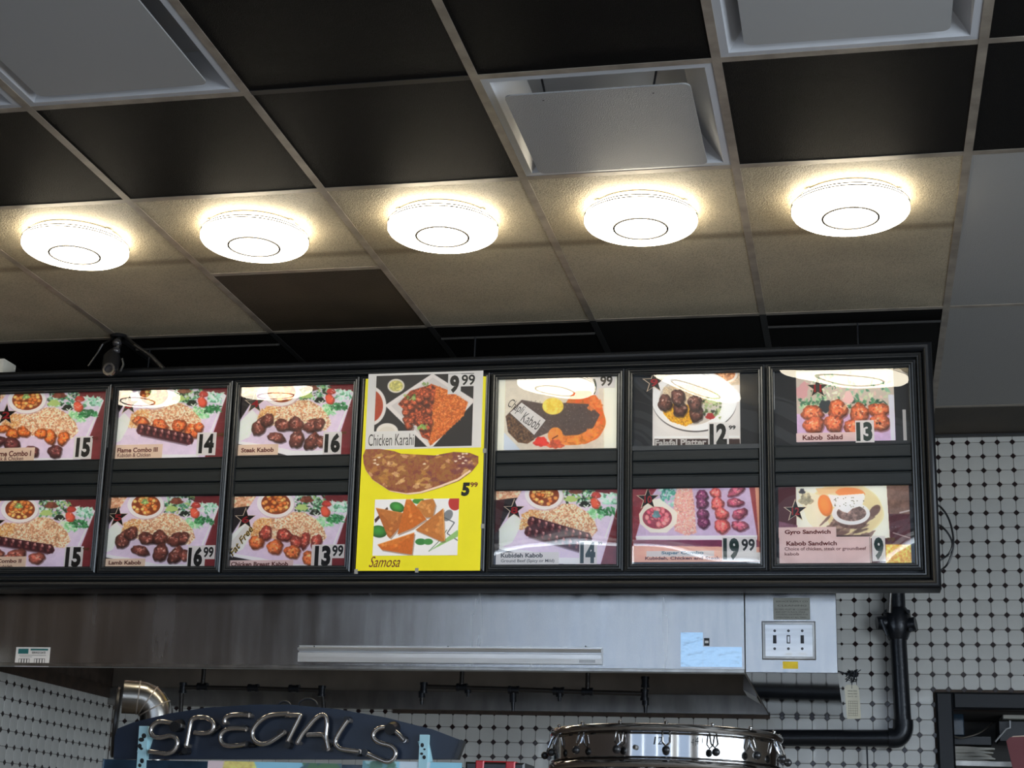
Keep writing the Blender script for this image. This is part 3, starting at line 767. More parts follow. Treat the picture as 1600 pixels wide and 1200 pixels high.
# --- top row
TLf, TRf, BLf = (105, 155), (1490, 130), (40, 1010)
A = platter(*shift(TLf, TRf, BLf, 0, 0))
for j, (x, y, rx, ry, a) in enumerate([(330, 600, 90, 45, -10), (440, 660, 80, 60, 20), (560, 640, 80, 60, 30), (860, 700, 70, 95, -20), (1010, 720, 60, 90, 25), (760, 660, 70, 60, 0)]): A.meat(x, y, rx, ry, a, (200, 95, 35), (245, 160, 70), (80, 30, 20), j)
for j, (x, y, rx, ry, a) in enumerate([(260, 760, 110, 60, -15), (430, 790, 95, 85, 30), (650, 880, 95, 70, 10), (920, 880, 80, 80, 40)]): A.meat(x, y, rx, ry, a, (92, 42, 42), (170, 95, 80), (40, 18, 24), j + 3)
p = picture('combo one', 'printed rice and meat picture marked 15 in the top row at the far left edge', A, (-24, 614), (156.5, 719))
A = platter(*shift(TLf, TRf, BLf, 0, 0))
card(p, -40, 701, 52.5, 720, 'cream'); words(p, 'Flame Combo I', -11, 705, 48, 712.5, 'ink_brown', .03); words(p, 'Steak & Chicken', -11, 714, 36, 719, 'ink_brown', .01)
price(p, '15', (117, 682, 142, 717), (120, 684, 139.5, 714), '99', (143.7, 682, 153, 687.5))
def stick_star(parent, cx, cy, r, num, d=DP + .0012):
    a, b = BP.hit(cx, cy, d); R_ = BP.hit(cx + r, cy, d)[0] - a
    pts = lambda R_: [(a + math.sin(k * math.pi / 5) * (R_ if k % 2 == 0 else R_ * .40), b + math.cos(k * math.pi / 5) * (R_ if k % 2 == 0 else R_ * .40)) for k in range(10)]
    s1 = link('star_sticker', MB().prism(BP, pts(R_), d - .001, d), M['gold_edge_lit'], parent)
    link('star_face', MB().prism(BP, [(x + R_ * .03, y) for x, y in pts(R_ * .88)], d, d + .0004), M['black_plastic'], s1)
    words(s1, num, cx - r * .28, cy - r * .26, cx + r * .34, cy + r * .34, 'ink_red', .03, 0, d + .0009)
stick_star(p, 9, 648, 17.5, '2')
for j, (x, y, rx, ry, a) in enumerate([(440, 560, 100, 55, 10), (670, 610, 100, 70, 20), (900, 620, 90, 80, -10), (1050, 690, 90, 90, 40), (1130, 640, 60, 60, 0)]): A.meat(x, y, rx, ry, a, (205, 95, 45), (245, 170, 90), (90, 35, 25), j)
A.kofta(450, 660, 80, 17, 8, 68)
p = picture('combo three', 'printed picture captioned Flame Combo III marked 14 in the top row', A, (177.5, 606), (349.5, 713.5))
card(p, 175.5, 695.5, 252.5, 716, 'cream'); words(p, 'Flame Combo III', 183.7, 700, 246, 706, 'ink_brown', .03); words(p, 'Kubideh & Chicken', 183.7, 708.3, 235, 713.5, 'ink_brown', .01)
price(p, '14', (308.7, 676, 336, 711), (312, 678, 333, 708), '99', (339, 676.5, 349, 682.5), ms='ink_tan'); stick_star(p, 201, 632, 17, '3')
def steakish(A, dy=0):
    for j, (x, y, rx, ry, a) in enumerate([(330, 660, 80, 130, 35), (420, 590, 70, 90, 40), (610, 650, 105, 75, 10), (760, 640, 90, 90, 50), (960, 660, 110, 80, -25), (1040, 640, 60, 80, 30), (530, 800, 110, 60, 15), (770, 820, 85, 115, 20), (950, 850, 75, 120, 40), (1060, 850, 70, 70, -30)]): A.meat(x, y + dy, rx, ry, a, (104, 52, 42), (205, 130, 110), (38, 22, 26), j)
    return A
A = steakish(platter(*shift(TLf, TRf, BLf, -20, 20)))
p = picture('steak', 'printed picture captioned Steak Kabob marked 16 in the top row', A, (374, 604.5), (548, 710))
card(p, 370.8, 695, 434, 710.5, 'cream'); words(p, 'Steak Kabob', 377, 700, 427.5, 706, 'ink_brown', .03)
price(p, '16', (505.6, 675, 532.5, 709.5), (508, 677, 530.6, 707), '99', (533.5, 674, 541, 679), ms='ink_tan'); stick_star(p, 398, 630, 17, '4')

# yellow poster taped over the fourth bay
YD = .006
a0, b0, a1, b1 = BP.rect(560, 592, 754, 891.8, YD)
yp = MB(); q = [BP.hit(571.5, 592, YD), BP.hit(759.5, 588, YD), BP.hit(750, 891.6, YD), BP.hit(555.5, 892, YD)]
yp.prism(BP, q[::-1], YD - .001, YD)
yo = tag(link('menu_poster', yp, M['yellow']), 'tall yellow handmade poster with samosas taped over the fourth bay', 'poster')
def sub(name, art, tl, br, d, parent, nm='printed_photo'):
    a0, b0, a1, b1 = BP.rect(*tl, *br, d); o = MB().pbox(BP, a0, b0, a1, b1, d - .0006, d)
    o.uv = [(0 if i in (0, 3, 4, 7) else 1, 0 if i in (0, 1, 4, 5) else 1) for f in o.f for i in f]
    return link(nm, o, art.image(name, 1.05, False), parent)
wc = card(yo, 576, 584.5, 751.5, 699, 'white_card', YD + .0006, 'white_sheet')
# karahi photo (frame of the tall zoom: x 120..665, y 60..465)
A = Art((132, 65), (665, 52), (120, 470), 260, (36, 34, 36))
A.ell(90, 235, 98, 115, (225, 215, 210)); A.ell(100, 235, 70, 92, (205, 75, 35), nz=.4, col2=(150, 45, 25))
A.ell(240, 122, 47, 40, (220, 210, 190)); A.ell(240, 122, 38, 31, (205, 195, 105), nz=.3, nsc=3); A.ell(195, 378, 60, 46, (225, 215, 205)); A.ell(195, 385, 45, 34, (215, 205, 190))
A.poly([(440, 52), (672, 205), (430, 480), (180, 232)], (222, 212, 208)); A.poly([(442, 75), (640, 215), (430, 455), (215, 235)], (205, 195, 192))
A.grains([(430, 110), (530, 150), (632, 215), (610, 290), (500, 400), (430, 458), (405, 380), (430, 250)], 1600, 16, 5, [(225, 105, 30), (240, 130, 45), (200, 80, 25), (250, 150, 70)], base=(205, 90, 30))
A.poly([(252, 225), (320, 150), (430, 115), (460, 130), (440, 260), (430, 430), (385, 410), (360, 350), (310, 320), (300, 270)], (125, 45, 25), nz=.5, col2=(195, 80, 40), nsc=3)
for j in range(26): A.meat(random.uniform(290, 430), random.uniform(160, 360), 22, 17, random.uniform(0, 90), (160, 62, 32), (215, 110, 60), (70, 30, 20), j)
A.greens(290, 175, 345, 210, 12, ((120, 160, 70), (90, 130, 50), (160, 185, 100)), .4); A.greens(365, 342, 420, 365, 14, ((150, 190, 90), (120, 165, 70)), .42); A.greens(385, 100, 420, 128, 6, ((120, 150, 70),), .3)
sub('karahi', A, (588.5, 587.5), (737, 696.5), YD + .0014, wc)
card(yo, 571.8, 674.5, 647.5, 698.5, 'note', YD + .0022, 'name_slip').data.materials[0] = M['white_card']
words(yo, 'Chicken Karahi', 576, 678.6, 646, 695.5, 'ink_grey', .0, 0, YD + .0028)
card(yo, 700.5, 584.5, 719.5, 615.5, 'white_card', YD + .0020, 'price_card'); card(yo, 719, 584.5, 745, 603, 'white_card', YD + .0019, 'price_card')
words(yo, '9', 703.4, 586.5, 717, 614, 'ink', .055, 0, YD + .0026); words(yo, '99', 721.5, 585.6, 742, 601.6, 'ink', .02, 0, YD + .0026)
# naan cut-out
nn = [(45, 515), (60, 480), (140, 478), (220, 490), (260, 505), (450, 515), (560, 495), (650, 500), (700, 520), (700, 560), (660, 610), (590, 660), (480, 700), (380, 730), (300, 738), (200, 720), (100, 655), (60, 600), (48, 560)]
to = lambda X, Y: (555 + X / 3.638, 570 + Y / 3.638)
A = Art((45, 478), (702, 478), (45, 740), 320, (150, 82, 40))
A.poly([(0, 440), (740, 440), (740, 760), (0, 760)], (172, 108, 48), nz=.35, col2=(120, 58, 40), nsc=2.2)
for j in range(110): A.ell(random.uniform(60, 690), random.uniform(490, 725), random.uniform(8, 30), random.uniform(5, 16), random.choice([(215, 165, 80), (190, 130, 50), (115, 50, 45), (235, 190, 130), (140, 75, 35)]), ang=random.uniform(-40, 40), wob=.35, seed=j, alpha=.55)
for j in range(22): A.ell(random.uniform(420, 690), random.uniform(500, 700), random.uniform(14, 34), random.uniform(8, 20), (105, 45, 58), ang=random.uniform(-40, 40), wob=.4, seed=j, alpha=.5)
for j in range(14): A.ell(random.choice([140, 430, 600]) + random.uniform(-40, 40), random.uniform(510, 570), 9, 5, (245, 225, 195), wob=.3, seed=j, alpha=.8)
qq = [BP.hit(*to(*p_), YD + .001) for p_ in nn]; mb = MB().prism(BP, qq[::-1], YD + .0002, YD + .0014)
A.line([(60, 600), (100, 655), (200, 720), (300, 738), (380, 730), (480, 700), (590, 660), (660, 610)], 12, (230, 195, 165))
ax = [q_[0] for q_ in qq]; ay = [q_[1] for q_ in qq]; n_ = len(qq); co = (qq[::-1]) * 2
mb.uv = [((co[i][0] - min(ax)) / (max(ax) - min(ax)), (co[i][1] - min(ay)) / (max(ay) - min(ay))) for f in mb.f for i in f]
link('bread_cutout', mb, A.image('naan', 1.1, False), yo)
words(yo, '5', 721, 754, 733.7, 775, 'ink', .06, .1, YD + .0008); words(yo, '99', 735, 753.6, 746.5, 761, 'ink_brown', .03, 0, YD + .0008)
# samosas
A = Art((115, 767), (585, 765), (108, 1083), 250, (232, 230, 232))
A.poly([(115, 880), (185, 810), (190, 822), (120, 900)], (70, 40, 30)); A.ell(240, 812, 42, 28, (50, 130, 50), ang=20, dome=.5); A.ell(360, 778, 34, 16, (60, 140, 50)); A.ell(140, 948, 48, 34, (45, 120, 45), ang=10, dome=.5)
A.ell(562, 790, 36, 42, (190, 45, 40)); A.ell(524, 860, 24, 34, (120, 125, 130), ang=30); A.line([(500, 870), (560, 900), (520, 960), (580, 1000)], 5, (70, 75, 80)); A.line([(520, 940), (470, 1010), (420, 1060)], 4, (90, 120, 90))
A.poly([(578, 940), (585, 975), (440, 1050), (420, 1062)], (140, 190, 110)); A.ell(375, 1006, 30, 18, (50, 130, 55)); A.ell(417, 1006, 26, 17, (60, 140, 60))
def samosa(pts, c1, hi):
    A.poly([(x + 6, y + 8) for x, y in pts], (110, 60, 30), alpha=.5); A.poly(pts, c1, nz=.2, nsc=2.4, col2=tuple(int(v * .8) for v in c1))
    cx = sum(x for x, y in pts) / len(pts); cy = sum(y for x, y in pts) / len(pts)
    A.poly([pts[0], pts[1], (cx, cy)], hi, alpha=.30, nz=.25)
    for j in range(12):
        u_, v_ = random.random(), random.random(); q0 = pts[random.randrange(len(pts))]; A.ell(cx + (q0[0] - cx) * u_ * .75, cy + (q0[1] - cy) * u_ * .75, 11, 7, hi if j % 2 else c1, alpha=.5, wob=.3, seed=j, ang=j * 30)
    A.line(pts[:2], 4, tuple(min(255, c + 20) for c in hi), alpha=.7)
samosa([(345, 810), (375, 775), (440, 765), (455, 800), (440, 870), (400, 870)], (214, 128, 52), (240, 170, 90))
samosa([(120, 815), (275, 845), (260, 920), (205, 985), (190, 975)], (196, 104, 40), (225, 140, 60))
samosa([(290, 768), (315, 768), (405, 880), (330, 930), (245, 965)], (226, 110, 28), (245, 150, 60))
samosa([(498, 820), (508, 1000), (490, 1005), (345, 940)], (214, 122, 48), (240, 165, 80))
samosa([(135, 1022), (340, 955), (328, 1078), (160, 1050)], (228, 108, 26), (245, 150, 60))
sub('samosa', A, (586, 780.5), (714.5, 867.5), YD + .0010, yo)
words(yo, 'Samosa', 577, 869.6, 625, 886, 'ink_brown', .0, .45, YD + .0008)
for x, y in ((757, 704), (754, 822), (651, 891), (556, 893)):
    a_, b_ = BP.hit(x, y, YD + .002); link('tape', MB().pbox(BP, a_ - .006, b_ - .008, a_ + .006, b_ + .008, YD - .004, YD + .0012), M['plate_grey'], yo)

# chapli kabob (frame of its zoom)
A = Art((95, 180), (1512, 130), (80, 1010), 300, (236, 230, 205))
A.poly([(195, 170), (1360, 130), (1355, 985), (180, 1005)], (205, 196, 180), nz=.04); A.poly([(180, 800), (380, 1000), (180, 1005)], (190, 200, 215))
A.ell(1120, 620, 250, 300, (226, 120, 45), wob=.06, nz=.3, col2=(205, 85, 35)); A.ell(1050, 820, 240, 110, (228, 130, 48), wob=.06, nz=.3, ang=-12)
A.poly([(200, 620), (390, 430), (700, 480), (900, 460), (1180, 470), (1310, 590), (1230, 740), (1060, 820), (900, 830), (800, 760), (560, 860), (460, 930), (350, 915), (240, 800)], (98, 82, 76), nz=.4, nsc=4, col2=(74, 62, 60))
A.poly([(200, 620), (240, 590), (520, 820), (540, 880), (460, 930), (350, 915), (230, 800)], (82, 58, 46), nz=.5, nsc=4, col2=(110, 78, 50))
A.grains([(200, 620), (390, 430), (1180, 470), (1310, 590), (1060, 820), (560, 860), (460, 930), (240, 800)], 500, 14, 8, [(130, 112, 100), (60, 50, 50), (150, 130, 120), (88, 70, 66)])
A.ell(760, 500, 125, 95, (222, 195, 60), nz=.08, col2=(235, 205, 90)); A.ell(790, 830, 88, 92, (228, 138, 52), nz=.15); A.line([(750, 870), (820, 830)], 12, (90, 40, 20)); A.ell(620, 905, 85, 55, (222, 50, 38), wob=.2, nz=.15); A.ell(790, 930, 90, 50, (205, 85, 50), wob=.3, nz=.3)
for x, y in ((1230, 420), (1300, 470), (1210, 500), (1290, 720), (1180, 800)): A.ell(x, y, 40, 50, (235, 130, 60), wob=.3, nz=.3, alpha=.8)
p = picture('chapli', 'cream picture of brown patties with a handwritten slip in the top row', A, (777, 590.5), (963, 700))
sl = [(797, 645), (834.5, 679.5), (852.5, 656.5), (815, 629)]
link('name_slip', MB().prism(BP, [BP.hit(x, y, DP + .001) for x, y in sl], DP + .0002, DP + .001), M['white_card_lit'], p)
ca_ = BP.hit(788, 636, 0); lettering('lettering', 'Chapli', BP, (ca_[0], ca_[1], ca_[0] + .062, ca_[1] + .042), DP + .0016, M['ink_grey'], p, -.004, .1, math.radians(-31), px=False)
ca_ = BP.hit(811, 655.5, 0); lettering('lettering', 'Kabob', BP, (ca_[0], ca_[1], ca_[0] + .070, ca_[1] + .038), DP + .0016, M['ink_grey'], p, -.004, .1, math.radians(-31), px=False)
card(p, 935, 587, 961, 606, 'white_card', DP + .0012, 'price_card'); words(p, '99', 938, 587.5, 957, 603, 'ink_grey', .03, 0, DP + .002)
card(p, 925, 590, 935, 617, 'white_card', DP + .0011, 'price_card'); words(p, ')', 926.5, 592, 932, 616, 'ink_green', .08, 0, DP + .002)

# falafel (frame of its zoom)
A = Art((320, 185), (1290, 155), (312, 975), 230, (205, 200, 196))
A.poly([(300, 150), (1300, 130), (1300, 300), (300, 330)], (196, 176, 150), nz=.3); A.ell(1110, 190, 155, 95, (225, 215, 205)); A.ell(1110, 185, 130, 78, (190, 115, 70), nz=.4, col2=(215, 150, 100), nsc=3)
A.ell(780, 480, 470, 330, (60, 55, 55)); A.ell(780, 468, 472, 328, (226, 222, 220)); A.ell(740, 475, 352, 262, (190, 182, 172))
A.grains([(420, 520), (560, 480), (760, 520), (790, 700), (680, 745), (520, 700), (440, 620)], 900, 26, 10, [(230, 170, 20), (245, 190, 40), (210, 140, 15), (180, 110, 20)], base=(205, 150, 20))
A.grains([(440, 330), (700, 300), (980, 340), (1060, 500), (740, 520), (420, 500)], 500, 24, 10, [(225, 205, 170), (205, 180, 140), (190, 160, 120)], base=(190, 170, 140))
for j, (x, y) in enumerate([(455, 500), (620, 560), (800, 610), (600, 440), (790, 500)]): A.meat(x, y, 78, 92, 0, (88, 52, 44), (150, 105, 90), (40, 28, 26), j)
A.greens(880, 430, 1070, 700, 40, ((70, 90, 50), (120, 140, 80), (40, 50, 34), (160, 175, 120))); A.ell(955, 640, 48, 34, (165, 40, 40), wob=.2); A.ell(1000, 450, 70, 60, (190, 200, 150), wob=.3)
A.poly([(335, 860), (1275, 845), (1275, 862), (335, 880)], (225, 222, 218)); A.poly([(335, 888), (1275, 876), (1280, 975), (335, 990)], (52, 34, 32))
p = picture('falafel', 'narrow plate picture captioned Falafal Platter marked 12 in the top row', A, (1020, 584), (1157, 696))
words(p, 'Falafal Platter', 1023.5, 687, 1103.7, 695.6, 'white_card', .035)
price(p, '12', (1106.5, 660, 1139, 695), (1108.6, 662, 1136, 694), '99', (1138.6, 664.8, 1149.4, 671), ms='ink'); stick_star(p, 1021.4, 597, 19, '9')

# salad (frame of its zoom)
A = Art((315, 120), (1330, 95), (318, 835), 260, (190, 176, 160))
A.poly([(300, 560), (1340, 560), (1340, 860), (300, 860)], (196, 165, 200), nz=.06)
A.greens(330, 130, 1290, 500, 190, ((120, 180, 140), (205, 210, 175), (225, 225, 200), (70, 130, 95), (190, 195, 160), (215, 180, 170)))
A.greens(350, 330, 620, 500, 40, ((90, 160, 110), (60, 110, 80), (160, 200, 150))); A.greens(860, 420, 1280, 500, 40, ((50, 110, 75), (80, 145, 100), (35, 70, 55)))
A.ell(380, 330, 60, 90, (205, 150, 150), wob=.2, ang=30); A.ell(620, 490, 90, 60, (45, 55, 60), wob=.3); A.ell(860, 400, 50, 60, (225, 180, 175), wob=.2)
for j, (x, y, rx, ry, a) in enumerate([(480, 550, 115, 75, 0), (745, 515, 100, 95, 10), (965, 560, 95, 110, 20), (1170, 520, 115, 70, 0), (495, 665, 112, 80, -10), (700, 650, 98, 88, 20), (1175, 640, 115, 85, -5), (890, 690, 90, 70, 30)]): A.meat(x, y, rx, ry, a, (190, 92, 52), (235, 150, 90), (95, 40, 35), j)
A.poly([(1270, 370), (1330, 370), (1330, 830), (1285, 830)], (205, 205, 215))
p = picture('salad', 'picture of fried pieces captioned Kabob Salad marked 13 in the top row', A, (1243.5, 577), (1399.5, 688))
card(p, 1244, 677, 1338, 688.8, 'pink'); words(p, 'Kabob  Salad', 1254, 680, 1316.7, 686.5, 'ink_brown', .03)
price(p, '13', (1336, 657, 1366.5, 691), (1337.5, 659.5, 1363.5, 689), '99', (1368, 659.5, 1376.5, 663.5), m='ink_green', ms='ink'); stick_star(p, 1277, 606, 19, '11')

# --- bottom row
A = platter(*shift(TLf, TRf, BLf, 0, -10), parsley=True)
A.kofta(350, 640, 84, 14, 8, 60)
for j, (x, y, rx, ry, a) in enumerate([(210, 770, 80, 90, 20), (330, 800, 90, 65, 0), (560, 820, 120, 75, -25), (800, 850, 95, 70, -10), (500, 850, 80, 50, 0)]): A.meat(x, y, rx, ry, a, (150, 75, 60), (220, 150, 120), (70, 34, 30), j)
p = picture('combo two', 'printed picture with long kabob marked 15 in the bottom row at the far left edge', A, (-34, 783), (143, 889))
card(p, -50, 870, 39, 891, 'cream'); words(p, 'Flame Combo II', -30, 873.7, 33, 879.5, 'ink_brown', .03); words(p, 'Chicken & Kubideh', -34, 882.5, 19, 887, 'ink_brown', .01)
price(p, '15', (102, 853.7, 127.5, 889), (103.7, 855, 125, 886), '99', (129.4, 855.6, 139.4, 860.6), ms='ink_tan'); stick_star(p, -8, 818, 17, '1')
A = steakish(platter(TLf, TRf, BLf))
p = picture('lamb', 'printed picture captioned Lamb Kabob marked 16.99 in the bottom row', A, (164.5, 777.5), (338, 886))
card(p, 160.3, 873, 226, 885.8, 'cream'); words(p, 'Lamb Kabob', 170, 876, 220, 882, 'ink_brown', .03)
price(p, '16', (293.7, 853, 319, 886), (295, 854.5, 315, 885), '99', (318.5, 854.5, 333, 871), (316, 852, 335, 873.5), ms='ink'); stick_star(p, 183.7, 808, 17, '5')
A = platter(*shift(TLf, TRf, BLf, -40, 10), parsley=False)
for j, (x, y, rx, ry, a) in enumerate([(470, 600, 70, 95, 20), (690, 620, 95, 75, 10), (830, 700, 75, 80, 0), (930, 680, 50, 105, 15), (1060, 700, 60, 100, 20)]): A.meat(x, y, rx, ry, a, (150, 60, 48), (225, 150, 120), (80, 30, 30), j)
for j, (x, y, rx, ry, a) in enumerate([(360, 710, 90, 78, 0), (580, 760, 95, 85, -25), (780, 815, 95, 78, 0), (970, 890, 70, 90, -20)]): A.meat(x, y, rx, ry, a, (196, 95, 45), (240, 165, 90), (95, 42, 30), j + 2)
p = picture('chicken', 'printed picture captioned Chicken Breast Kabob marked 13.99 in the bottom row', A, (361, 776), (539, 887.5))
card(p, 356.5, 875.6, 457.5, 887.8, 'pink'); words(p, 'Chicken Breast Kabob', 361, 878, 450, 884.6, 'ink_brown', .03)
price(p, '13', (487.5, 851, 518, 887), (492.5, 852.5, 515.6, 884.5), '99', (519.5, 852, 536, 869.5), (517, 850.6, 537.5, 872), ms='ink'); stick_star(p, 383, 811, 17.5, '6')
link('fat_free_slip', MB().prism(BP, [BP.hit(x, y, DP + .001) for x, y in [(359.5, 848), (362.5, 871.5), (393, 826.5), (383.5, 821)]], DP + .0002, DP + .001), M['white_card_lit'], p)
h_ = BP.hit(360.5, 869, 0)
for k_, (m_, dd_) in enumerate((('gold_ink', 0), ('ink', .0012))):
    lettering('lettering', 'Fat Free', BP, (h_[0] + dd_, h_[1] - dd_, h_[0] + dd_ + .125, h_[1] - dd_ + .024), DP + .0014 + k_ * .0003, M[m_], p, .03 if k_ == 0 else -.005, .35, math.radians(54), px=False)
A = platter(*shift(TLf, TRf, BLf, -60, 45), tone=1, parsley=False)
for r_ in range(2):
    A.kofta(445 - r_ * 40, 555 + r_ * 112, 76, 22, 9, 62)
p = picture('kubideh', 'printed picture captioned Kubideh Kabob marked 14 in the bottom row', A, (775.5, 767), (963, 882.5))
card(p, 775, 863, 873, 882.7, 'white_card'); words(p, 'Kubideh Kabob', 782.7, 864.5, 848, 871, 'ink_grey', .03); words(p, 'Ground Beef (Spicy or Mild)', 782.7, 874, 866, 879.6, 'ink_grey', .01)
price(p, '14', (905.4, 845, 933, 881), (906.7, 847, 930, 880), '99', (934.5, 846.5, 941, 851), m='ink_green', ms='ink'); stick_star(p, 803, 796.5, 17.5, '8')
# super combo (frame of its zoom)
A = Art((100, 120), (1505, 95), (100, 945), 300, (150, 60, 60))
A.poly([(100, 100), (420, 100), (380, 330), (140, 700), (100, 700)], (135, 45, 55), nz=.2); A.poly([(1380, 90), (1450, 90), (1500, 680), (1470, 700)], (150, 60, 60)); A.poly([(1460, 90), (1520, 90), (1520, 720), (1495, 700)], (225, 160, 125))
A.poly([(400, 100), (1395, 100), (1480, 660), (1470, 700), (140, 705), (135, 670), (230, 330)], (192, 172, 200), nz=.06); A.poly([(135, 660), (1480, 640), (1475, 690), (140, 700)], (232, 228, 238)); A.poly([(110, 705), (1480, 690), (1480, 770), (110, 770)], (112, 34, 70), nz=.1); A.poly([(100, 765), (1500, 765), (1500, 950), (100, 950)], (226, 165, 140), nz=.06)
A.greens(400, 120, 600, 320, 50, ((60, 150, 130), (130, 200, 180), (40, 110, 90), (180, 220, 200)))
A.grains([(600, 110), (760, 110), (790, 330), (810, 620), (700, 650), (570, 600), (560, 300)], 900, 30, 10, [(232, 190, 175), (245, 215, 200), (215, 150, 150), (225, 170, 140)], base=(205, 150, 140))
A.poly([(330, 260), (400, 250), (600, 400), (590, 520), (480, 620), (300, 620), (180, 520), (170, 420), (230, 330)], (232, 228, 205)); A.ell(375, 460, 165, 120, (150, 60, 80), nz=.2)
for j in range(34):
    a = random.uniform(0, 6.28); q_ = math.sqrt(random.random()) * .85; A.ell(375 + math.cos(a) * 165 * q_, 460 + math.sin(a) * 120 * q_, 34, 26, random.choice([(215, 110, 120), (230, 130, 130), (190, 80, 100)]), dome=.6, ang=random.uniform(0, 90))
A.ell(365, 425, 42, 42, (100, 150, 155), wob=.25, nz=.3)
for j, (x, y) in enumerate([(875, 215), (875, 300), (880, 420), (890, 510)]): A.meat(x, y, 68, 62, 0, (112, 48, 85), (175, 100, 130), (60, 24, 50), j)
for j, (x, y, rx, ry, a) in enumerate([(1025, 185, 62, 55, 20), (1045, 300, 72, 70, 0), (1090, 410, 80, 65, 20), (1095, 545, 85, 78, 0)]): A.meat(x, y, rx, ry, a, (214, 92, 88), (240, 150, 110), (140, 50, 60), j)
for j, (x, y, rx, ry, a) in enumerate([(1250, 165, 100, 50, -25), (1240, 290, 95, 48, 0), (1290, 410, 90, 55, -25), (1290, 540, 95, 55, 5)]): A.meat(x, y, rx, ry, a, (158, 72, 92), (215, 130, 120), (90, 36, 60), j)
p = picture('super', 'wide pink picture captioned Super Combo marked 19.99 in the bottom row', A, (989, 760.5), (1187.5, 877.5))
card(p, 1010, 861, 1116, 869.5, 'white_card'); words(p, 'Super Combo', 1033.4, 861.3, 1099.5, 867.3, 'ink_blue', .04); words(p, 'Kubideh, Chicken and Steak', 1008, 869.8, 1125.5, 875, 'ink_brown', .03)
price(p, '19', (1128, 838.5, 1156.4, 876.5), (1129.7, 840.6, 1155, 875), '99', (1158.5, 842, 1179.6, 861), (1156, 839, 1182, 863), m='ink_green', ms='ink'); stick_star(p, 1012, 779.5, 19, '10')
card(p, 1155, 863, 1188, 877, 'white_card', DP + .001, 'price_card')
# gyro (frame of its zoom)
A = Art((130, 120), (1480, 98), (145, 895), 300, (72, 26, 34))
A.poly([(1255, 90), (1500, 90), (1500, 400), (1280, 400)], (120, 88, 74), nz=.25); A.poly([(1275, 380), (1510, 380), (1510, 680), (1285, 680)], (78, 32, 40), nz=.2); A.line([(1380, 370), (1485, 345)], 14, (190, 175, 170)); A.line([(1310, 565), (1495, 620)], 8, (190, 165, 160))
A.poly([(315, 118), (1255, 98), (1280, 620), (325, 620)], (232, 226, 206)); A.ell(820, 350, 400, 275, (222, 205, 160), wob=.03); A.ell(820, 350, 385, 262, (214, 198, 150)); A.poly([(330, 130), (560, 200), (700, 600), (560, 600), (420, 420)], (226, 214, 186)); A.poly([(520, 130), (800, 110), (760, 170), (560, 190)], (225, 185, 130))
A.ell(420, 240, 70, 60, (170, 160, 130), wob=.3, nz=.4); A.ell(380, 160, 30, 26, (60, 60, 70), wob=.3)
A.ell(620, 300, 72, 110, (232, 132, 62), ang=-15, dome=.2); A.ell(880, 170, 150, 48, (234, 135, 72), ang=3, wob=.05)
for j in range(30): A.ell(random.uniform(620, 1100), random.uniform(430, 600), random.uniform(40, 90), random.uniform(12, 26), random.choice([(130, 102, 92), (95, 74, 68), (160, 130, 115), (112, 84, 78)]), ang=random.uniform(-45, -5), alpha=.85, wob=.2, seed=j)
A.ell(1130, 350, 70, 42, (105, 78, 72), ang=-45); A.ell(890, 400, 190, 130, (104, 78, 72), nz=.3)
A.ell(885, 380, 195, 112, (236, 234, 228)); A.ell(890, 375, 152, 80, (112, 88, 82), nz=.4, col2=(150, 120, 110)); A.poly([(650, 190), (760, 200), (1020, 180), (1030, 215), (1000, 300), (900, 330), (850, 375), (800, 360), (750, 330), (700, 310)], (234, 232, 224))
for j in range(26): A.ell(random.uniform(700, 1020), random.uniform(220, 320), 6, 5, (70, 70, 60))
A.poly([(560, 595), (1080, 590), (1000, 640), (600, 640)], (80, 62, 60), nz=.3)
A.poly([(145, 625), (1085, 610), (1090, 900), (145, 900)], (228, 210, 185)); A.poly([(1235, 680), (1520, 680), (1520, 900), (1235, 900)], (228, 165, 35), nz=.3, col2=(245, 195, 80), nsc=3)
A.poly([(130, 460), (330, 500), (330, 530), (130, 530)], (120, 70, 90), nz=.3)
p = picture('gyro', 'picture captioned Gyro Sandwich marked 9 in the bottom row at the right', A, (1216, 761.5), (1424.5, 881.8))
c_ = card(p, 1217.3, 839.5, 1361, 881.3, 'pink'); card(p, 1216.5, 824, 1306.8, 839.8, 'pink', DP + .0016)
words(p, 'Gyro Sandwich', 1226, 828, 1298, 835.8, 'ink_brown', .035, 0, DP + .0022); words(p, 'Kabob Sandwich', 1228.7, 845.6, 1307.6, 852.2, 'ink_brown', .03)
words(p, 'Choice of chicken, steak or groundbeef', 1226, 855, 1353.5, 861, 'ink_brown', .015); words(p, 'kabob', 1226, 863.2, 1248.6, 867.8, 'ink_brown', .015)
card(p, 1358.5, 839, 1360.6, 881, 'ink', DP + .0016, 'divider_line')
price(p, '9', (1362, 837, 1384, 876.7), (1365.2, 839.5, 1381.2, 875), '99', (1385, 840, 1398.7, 846), m='ink_green', ms='ink_tan'); stick_star(p, 1242.5, 798, 19.5, '12')
# price shelf under the falafel cover and clear sheet edges in the last cover
a_, b_, c2, d2 = BP.rect(986.5, 697, 1186.5, 700.5, -.004); link('glass_shelf', MB().pbox(BP, a_, b_, c2, d2, -.012, -.003, .0008), M['alu_dark'], board)
for x0, x1, y0, y1 in ((1208.5, 1210.5, 579, 640), (1410, 1417, 640, 688)):
    a_, b_, c2, d2 = BP.rect(x0, y0, x1, y1, DP); link('sheet_edge', MB().pbox(BP, a_, b_, c2, d2, DP - .001, DP), M['white_card'], board)
